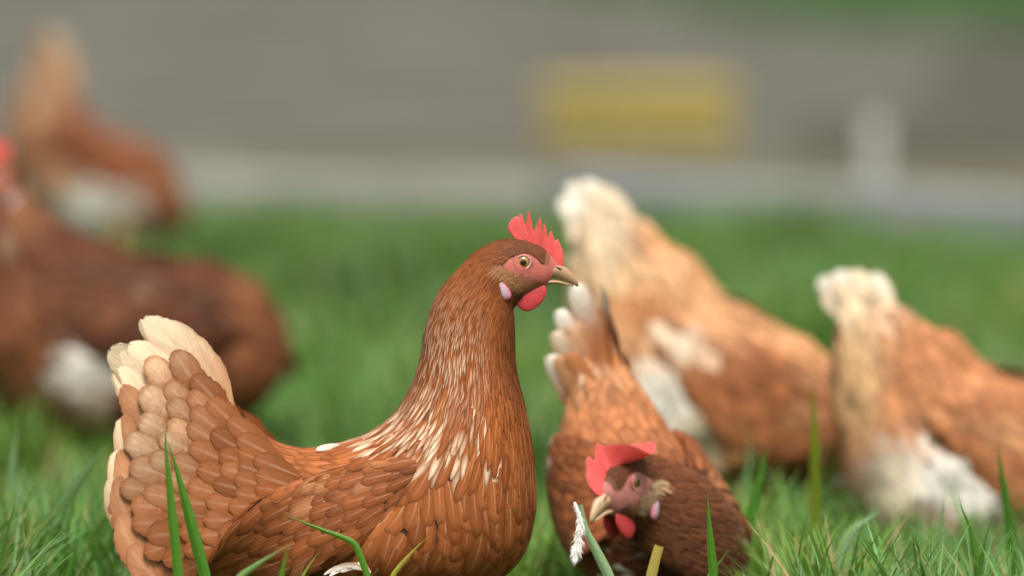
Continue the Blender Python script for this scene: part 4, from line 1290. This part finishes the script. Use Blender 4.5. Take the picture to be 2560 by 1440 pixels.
# ------------------------------------------------------------------ grass
def blade_rows(base, H, wid, lean_dir, lean, curve, nseg, kink=None):
    """N blades -> (N, nseg+1, 2, 3)"""
    N = len(base)
    V = np.zeros((N, nseg + 1, 2, 3))
    d = np.stack([np.cos(lean_dir), np.sin(lean_dir)], -1)
    fa = lean_dir + math.pi / 2
    for i in range(nseg + 1):
        s = i / nseg
        out = H * (lean * s + curve * s * s)
        z = H * (s - 0.35 * curve * s ** 2.5)
        w = wid * (1 - s ** 1.8) * 0.5 * (0.75 + 0.25 * min(1, s * 4)) + 0.0001
        c = np.stack([base[:, 0] + d[:, 0] * out, base[:, 1] + d[:, 1] * out, base[:, 2] + z], -1)
        side = np.stack([np.cos(fa), np.sin(fa), np.zeros(N)], -1) * w[:, None]
        V[:, i, 0] = c - side; V[:, i, 1] = c + side
    return V

def grass_field():
    g = np.random.default_rng(4)
    areas = []   # (x range as function of depth, y0, y1, count)
    def pts(n, y0, y1, marg):
        y = y0 + (y1 - y0) * g.random(n)
        half = 0.06 * (CAM_D + y) + marg
        x = (g.random(n) * 2 - 1) * half
        return x, y
    xs, ys = [], []
    for n, y0, y1, mg in ((23000, -0.75, 0.9, 0.35), (30000, 0.9, 3.2, 0.45), (40000, 3.2, 6.15, 0.6)):
        x, y = pts(n, y0, y1, mg); xs.append(x); ys.append(y)
    x, y = np.concatenate(xs), np.concatenate(ys)
    N = len(x)
    # the sward is uneven: taller tufts and grazed hollows
    hf = 0.085 + 0.028 * np.sin(x * 9 + 1.3 * y) * np.sin(y * 4.1 + 0.7) + 0.02 * np.sin(x * 23 + y * 17)
    hf = hf * (0.55 + 0.75 * g.random(N))
    # trodden short where the sharp hen and the crouching hen stand and feed
    p = (x * ppm_at(0)) + 1280
    low = (1 - sm(0.05, 0.16, np.abs(x + 0.16) - 0.24)) * (1 - sm(0.16, 0.3, y))
    low2 = (1 - sm(0.0, 0.08, np.abs(x - 0.12) - 0.10)) * (1 - sm(0.4, 0.6, y))
    low = np.maximum(low, low2)
    hf = hf * (1 - 0.52 * low)
    tall = (g.random(N) < 0.06) & (low < 0.2)
    hf[tall] *= 1.55
    # tufts left of the tail and right of the crouching hen are longer
    hf *= 1 + 0.25 * sm(0.18, 0.3, x) * (1 - sm(0.5, 1.0, y)) + 0.35 * sm(0.34, 0.45, -x) * (1 - sm(0.6, 1.2, y))
    hf *= 1 - 0.42 * sm(0.5, 1.4, y) - 0.12 * sm(4.6, 6.2, y)
    hf *= 1 - 0.45 * sm(0.24, 0.34, x) * sm(0.1, 0.3, y) * (1 - sm(1.0, 1.2, y))
    hf *= 1 - 0.42 * sm(0.18, 0.26, -x) * sm(0.6, 0.9, y) * (1 - sm(1.9, 2.2, y))
    # tussocks standing above the sward, some of them up against the beams
    gt = np.random.default_rng(8)
    for _ in range(46):
        ty = 1.6 + 3.2 * gt.random(); tx = (gt.random() * 2 - 1) * (0.06 * (CAM_D + ty) + 0.3); tr = 0.06 + 0.12 * gt.random()
        k = np.exp(-(((x - tx) / tr) ** 2 + ((y - ty) / tr) ** 2))
        hf *= 1 + k * (0.5 + 1.0 * gt.random())
    for tx, ty, tr, up in ((0.40, 5.3, 0.10, 1.7), (0.47, 5.6, 0.07, 1.2), (-0.02, 5.8, 0.16, 0.6), (-0.38, 5.85, 0.10, 0.8), (0.78, 5.0, 0.08, 0.9), (-0.62, 5.3, 0.1, 1.0), (0.30, 4.2, 0.12, 0.9), (0.62, 4.4, 0.12, 1.1), (0.86, 4.0, 0.1, 0.8)):
        hf *= 1 + up * np.exp(-(((x - tx) / tr) ** 2 + ((y - ty) / tr) ** 2))
    hf = np.minimum(hf, 0.15)
    keep = np.ones(N, bool)
    for cx, cy, rx, ry in ((-0.13, 0.0, 0.2, 0.09), (0.13, 0.3, 0.12, 0.19)):
        keep &= (((x - cx) / rx) ** 2 + ((y - cy) / ry) ** 2) > 1
    # thin, worn patches near the beam on the right
    worn = sm(0.45, 0.75, x + 0.06 * np.sin(y * 9)) * sm(3.6, 4.6, y)
    keep &= g.random(N) > 0.75 * worn
    x, y, hf = x[keep], y[keep], hf[keep]
    N = len(x)
    base = np.stack([x, y, np.full(N, -0.004)], -1)
    wid = 0.0032 + 0.0052 * g.random(N) ** 1.4
    ld = g.random(N) * 2 * np.pi
    V = blade_rows(base, hf, wid, ld, 0.15 + 0.5 * g.random(N) ** 1.5, 0.1 + 0.55 * g.random(N) ** 1.5, 5)
    # colour: mid green with bluish and yellowish blades, and straw
    r = g.random((N, 3))
    c = np.array((0.090, 0.208, 0.036))[None] * (0.65 + 0.7 * r[:, :1])
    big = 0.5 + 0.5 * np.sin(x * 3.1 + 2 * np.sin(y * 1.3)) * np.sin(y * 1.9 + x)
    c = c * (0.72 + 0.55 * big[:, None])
    olive = (sm(0.55, 0.9, 0.5 + 0.5 * np.sin(x * 4.3 + 1.1) * np.sin(y * 2.6 + 0.4 + x)))[:, None]
    c = c * (1 + olive * np.array((0.42, 0.08, -0.15)))
    blu = (r[:, 1] > 0.70)[:, None]
    c = np.where(blu, c * np.array((1.35, 1.25, 2.3)), c)
    yel = (r[:, 1] < 0.08)[:, None]
    c = np.where(yel, np.array((0.20, 0.21, 0.04)) * (0.6 + 0.6 * r[:, :1]), c)
    dry = (r[:, 2] < 0.055)[:, None]
    c = np.where(dry, np.array((0.34, 0.25, 0.11)) * (0.7 + 0.5 * r[:, :1]), c)
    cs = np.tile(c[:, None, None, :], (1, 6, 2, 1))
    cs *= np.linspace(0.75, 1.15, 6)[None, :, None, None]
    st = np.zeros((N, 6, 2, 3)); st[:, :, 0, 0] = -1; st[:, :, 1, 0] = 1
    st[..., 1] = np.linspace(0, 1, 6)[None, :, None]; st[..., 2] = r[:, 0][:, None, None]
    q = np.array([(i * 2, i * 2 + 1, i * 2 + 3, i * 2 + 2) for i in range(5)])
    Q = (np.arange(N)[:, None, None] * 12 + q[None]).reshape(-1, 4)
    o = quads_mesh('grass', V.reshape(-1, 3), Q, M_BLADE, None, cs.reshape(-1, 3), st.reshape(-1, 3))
    tag(o, 'short uneven green grass covering the ground between the hens', 'grass', kind='stuff')
    # beyond the gravel a second strip of rough grass
    n2 = 22000
    xx = (g.random(n2) * 2 - 1) * 2.4; yy = 17.2 - 4.2 * sm(-0.3, 1.0, xx) + 3.0 * g.random(n2)
    b2 = np.stack([xx, yy, np.zeros(n2)], -1)
    V2 = blade_rows(b2, 0.05 + 0.09 * g.random(n2), 0.006 + 0.006 * g.random(n2), g.random(n2) * 6.28, 0.2 + 0.5 * g.random(n2), 0.3 * g.random(n2), 3)
    c2 = np.tile((np.array((0.075, 0.16, 0.05))[None] * (0.7 + 0.6 * g.random((n2, 1))))[:, None, None, :], (1, 4, 2, 1))
    st2 = np.zeros((n2, 4, 2, 3)); st2[:, :, 0, 0] = -1; st2[:, :, 1, 0] = 1; st2[..., 1] = np.linspace(0, 1, 4)[None, :, None]; st2[..., 2] = g.random(n2)[:, None, None]
    q2 = np.array([(i * 2, i * 2 + 1, i * 2 + 3, i * 2 + 2) for i in range(3)])
    o2 = quads_mesh('grass', V2.reshape(-1, 3), (np.arange(n2)[:, None, None] * 8 + q2[None]).reshape(-1, 4), M_BLADE, None, c2.reshape(-1, 3), st2.reshape(-1, 3))
    tag(o2, 'blurred strip of rough grass beyond the grey gravel', 'grass', kind='stuff')
grass_field()

def hero_blade(label, pts, Y, w, col, name='grass_blade', cat='grass blade', group='single grass blades in the foreground', tipw=0.02, Y1=None):
    """one large blade: its course in side view (from the tip down), depth, width in pixels"""
    pts = np.array(pts, float)
    n = len(pts)
    t = np.linspace(0, n - 1, 8 * n)
    C = catmull(pts, t)
    # continue down to the ground
    last = C[-1]; d = C[-1] - C[-3]; d /= np.linalg.norm(d) + 1e-9
    gyp = gy_at(Y)
    if last[1] < gyp:
        k = np.linspace(0, 1, 8)[1:, None]
        dd = np.array([d[0] / max(d[1], 0.6) * 0.7, 1.0]) * (gyp + 6 - last[1])
        C = np.vstack([C, last + k * dd])
    m = len(C); s = np.linspace(0, 1, m)
    tg = np.gradient(C, axis=0); tg /= np.linalg.norm(tg, axis=1, keepdims=True) + 1e-9
    nr = np.stack([-tg[:, 1], tg[:, 0]], -1)
    arc = np.concatenate([[0], np.cumsum(np.linalg.norm(np.diff(C, axis=0), axis=1))]); arc /= arc[-1]
    wd = w * 0.5 * (tipw + (1 - tipw) * sm(0, 0.45, arc) ** 0.8)
    p = ppm_at(Y)
    V, st = [], []
    cols = [-1, -0.45, 0, 0.45, 1]
    for i in range(m):
        for c in cols:
            q = C[i] + nr[i] * c * wd[i]
            dep = Y + ((Y1 - Y) * arc[i] if Y1 is not None else 0) + (abs(c) - 0.5) * wd[i] / p * 0.5
            V.append(((q[0] - 1280) / p, dep, max((gyp - q[1]) / p, -0.01))); st.append((c, 1 - arc[i], random.random() * 0.02 + (sum(map(ord, label)) % 97) / 97.0))
    nc = len(cols)
    F = [(i * nc + j, i * nc + j + 1, (i + 1) * nc + j + 1, (i + 1) * nc + j) for i in range(m - 1) for j in range(nc - 1)]
    if isinstance(col[0], tuple):
        ca, cb = np.array(col[0]), np.array(col[1])
        cc = np.repeat(ca * (1 - arc[:, None]) + cb * arc[:, None], nc, 0)
    else:
        cc = np.tile(np.array(col), (m * nc, 1))
    V = np.array(V)
    loc = V[-3].copy(); loc[2] = 0
    o = make_obj(name, V, F, M_BLADE, None, cc, np.array(st), True, loc=loc)
    tag(o, label, cat, group)
    return o

G1, G2, G3 = (0.075, 0.21, 0.022), (0.06, 0.16, 0.02), (0.19, 0.30, 0.13)
GY = (0.34, 0.36, 0.05)
hero_blade('upright green grass blade before the tail of the sharp hen', [(415, 1042), (410, 1110), (418, 1200), (430, 1330), (440, 1440)], -0.20, 24, (0.085, 0.235, 0.02))
hero_blade('green grass blade slanting down right from the tip of its upright neighbour', [(408, 1092), (432, 1160), (462, 1270), (488, 1370), (506, 1440)], -0.16, 30, (0.075, 0.22, 0.02))
hero_blade('green grass blade bent over in front of the wing of the sharp hen', [(697, 1284), (735, 1304), (800, 1330), (852, 1350), (884, 1368), (900, 1402), (914, 1440)], -0.10, 17, (0.10, 0.27, 0.025))
hero_blade('yellow green grass blade leaning across the lower breast of the sharp hen', [(1076, 1346), (1050, 1366), (1022, 1395), (1000, 1420), (985, 1440)], -0.14, 15, ((0.45, 0.40, 0.05), (0.30, 0.36, 0.05)))
hero_blade('short yellow green grass tip below the wing of the sharp hen', [(800, 1382), (784, 1402), (768, 1425), (756, 1445)], -0.14, 14, (0.26, 0.34, 0.05))
hero_blade('pale green grass blade lying across the lower flank of the sharp hen', [(728, 1362), (690, 1388), (650, 1412), (606, 1442)], -0.28, 26, (0.20, 0.33, 0.10))
hero_blade('blurred upright grass blade beside the pale one at the flank', [(722, 1360), (712, 1395), (702, 1440)], -0.32, 22, (0.09, 0.24, 0.02))
hero_blade('pale green stalk rising to the white downy feather', [(1452, 1268), (1466, 1330), (1490, 1380), (1520, 1440)], 0.02, 26, ((0.30, 0.42, 0.22), (0.26, 0.42, 0.20)), tipw=0.4)
hero_blade('cut yellow straw stub in front of the crouching hen', [(1650, 1372), (1642, 1400), (1632, 1440)], -0.02, 28, ((0.50, 0.38, 0.09), (0.55, 0.46, 0.10)), tipw=0.85)
hero_blade('tall green grass blade before the shoulder of the crouching hen', [(1772, 1228), (1774, 1290), (1780, 1370), (1786, 1440)], -0.06, 22, (0.075, 0.22, 0.015))
hero_blade('thin green grass blade low at the flank of the crouching hen', [(1828, 1376), (1806, 1408), (1780, 1440)], -0.02, 14, (0.10, 0.26, 0.05))
hero_blade('tall blurred olive blade before the breast of the cream hen', [(2032, 930), (2036, 1020), (2040, 1120), (2042, 1260)], 0.62, 25, (0.15, 0.19, 0.01))
hero_blade('broad blurred green blade leaning under the cream hen', [(1924, 1118), (1908, 1180), (1890, 1250), (1872, 1330)], 0.40, 30, G1)
hero_blade('dark green grass blade before the white belly of the russet hen', [(2500, 1100), (2508, 1180), (2522, 1260), (2534, 1340)], 0.32, 24, (0.05, 0.15, 0.012))
hero_blade('sharp green blade pointing up left at the lower right', [(2142, 1322), (2162, 1352), (2188, 1390), (2214, 1442)], -0.02, 13, G1)
hero_blade('long pale blade arching under the russet hen', [(2216, 1278), (2170, 1310), (2130, 1350), (2104, 1440)], 0.28, 40, (0.26, 0.40, 0.19))
hero_blade('slender green blade before the lower belly of the russet hen', [(2400, 1238), (2412, 1280), (2432, 1330), (2446, 1400)], 0.06, 17, (0.07, 0.19, 0.02))
hero_blade('pale upright blade under the white belly of the russet hen', [(2364, 1236), (2362, 1290), (2356, 1350), (2350, 1440)], 0.2, 20, G3)
hero_blade('curved thin blade at the lower right corner', [(2490, 1288), (2474, 1340), (2462, 1400), (2456, 1440)], 0.02, 12, G2)
hero_blade('pale blade slanting up right at the lower right corner', [(2546, 1306), (2516, 1360), (2490, 1410), (2474, 1442)], 0.03, 16, (0.15, 0.29, 0.09))
hero_blade('pale blurred blade rising beside the dark brown hen', [(42, 1040), (34, 1100), (24, 1180), (12, 1300)], 0.55, 24, G3)
hero_blade('thin dark blade upright at the lower left edge', [(42, 1218), (30, 1270), (14, 1330), (2, 1380)], 0.03, 10, G2)
hero_blade('long pale blade leaning right near the tail of the sharp hen', [(240, 1290), (200, 1320), (160, 1350), (118, 1375)], 0.05, 12, (0.15, 0.27, 0.10))
hero_blade('pale green blade standing at the lower left corner', [(50, 1305), (54, 1350), (60, 1400), (64, 1440)], 0.0, 15, G3)
hero_blade('broad dark green blade left of the tail of the sharp hen', [(196, 1340), (184, 1380), (172, 1420), (162, 1450)], -0.02, 17, (0.06, 0.18, 0.015))
hero_blade('long blurred grey green blade leaning towards the tail of the sharp hen', [(276, 1105), (220, 1170), (160, 1260), (100, 1380)], 0.38, 34, (0.14, 0.24, 0.09))

# ------------------------------------------------------------------ the white downy feather caught on the stalk
def down_feather():
    Y = 0.0
    p = ppm_at(Y); gy = gy_at(Y)
    g = np.random.default_rng(9)
    spine = np.array([(1438, 1262), (1448, 1285), (1452, 1310), (1446, 1345), (1438, 1375), (1436, 1402)], float)
    V, F, st = [], [], []
    def strip(pts, w, lat):
        b = len(V); m = len(pts)
        tg = np.gradient(pts, axis=0); tg /= np.linalg.norm(tg, axis=1, keepdims=True) + 1e-9
        for i in range(m):
            n = np.array([-tg[i, 1], tg[i, 0]])
            ww = w * (1 - 0.85 * (i / (m - 1)) ** 1.5)
            for c in (-1, 1):
                q = pts[i] + n * c * ww
                V.append(((q[0] - 1280) / p, Y + lat[i] / p, (gy - q[1]) / p)); st.append((c * 0.6, i / (m - 1), 0.5))
        for i in range(m - 1):
            F.append((b + 2 * i, b + 2 * i + 1, b + 2 * i + 3, b + 2 * i + 2))
    strip(catmull(spine, np.linspace(0, 5, 14)), 1.6, np.zeros(14))
    for k in range(320):
        u = g.random() * 4.9
        a = catmull(spine, np.array([u]))[0]
        wmax = np.interp(u, [0, 1, 2.5, 4, 5], [8, 18, 30, 34, 16])
        side = 1 if g.random() < 0.5 else -1
        L = wmax * (0.6 + 0.5 * g.random())
        dr = np.array([side * (0.35 + 0.6 * g.random()), 0.8 + 0.6 * g.random()]); dr /= np.linalg.norm(dr)
        tt = np.linspace(0, 1, 5)[:, None]
        pts = a + dr * L * tt + np.array([-side * 0.8, 0.6]) * 14 * tt ** 2 * g.random() + g.standard_normal((5, 2)) * 0.9
        strip(pts, 1.5, np.linspace(0, (g.random() - 0.6) * 16, 5))
    loc = np.array([(1438 - 1280) / p, Y, 0.0])
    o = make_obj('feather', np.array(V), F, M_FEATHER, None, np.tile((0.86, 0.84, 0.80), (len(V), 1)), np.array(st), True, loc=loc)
    tag(o, 'small white downy feather caught on a grass stalk before the crouching hen', 'feather')
down_feather()

# loose white down at the thigh of the sharp hen is part of its plumage
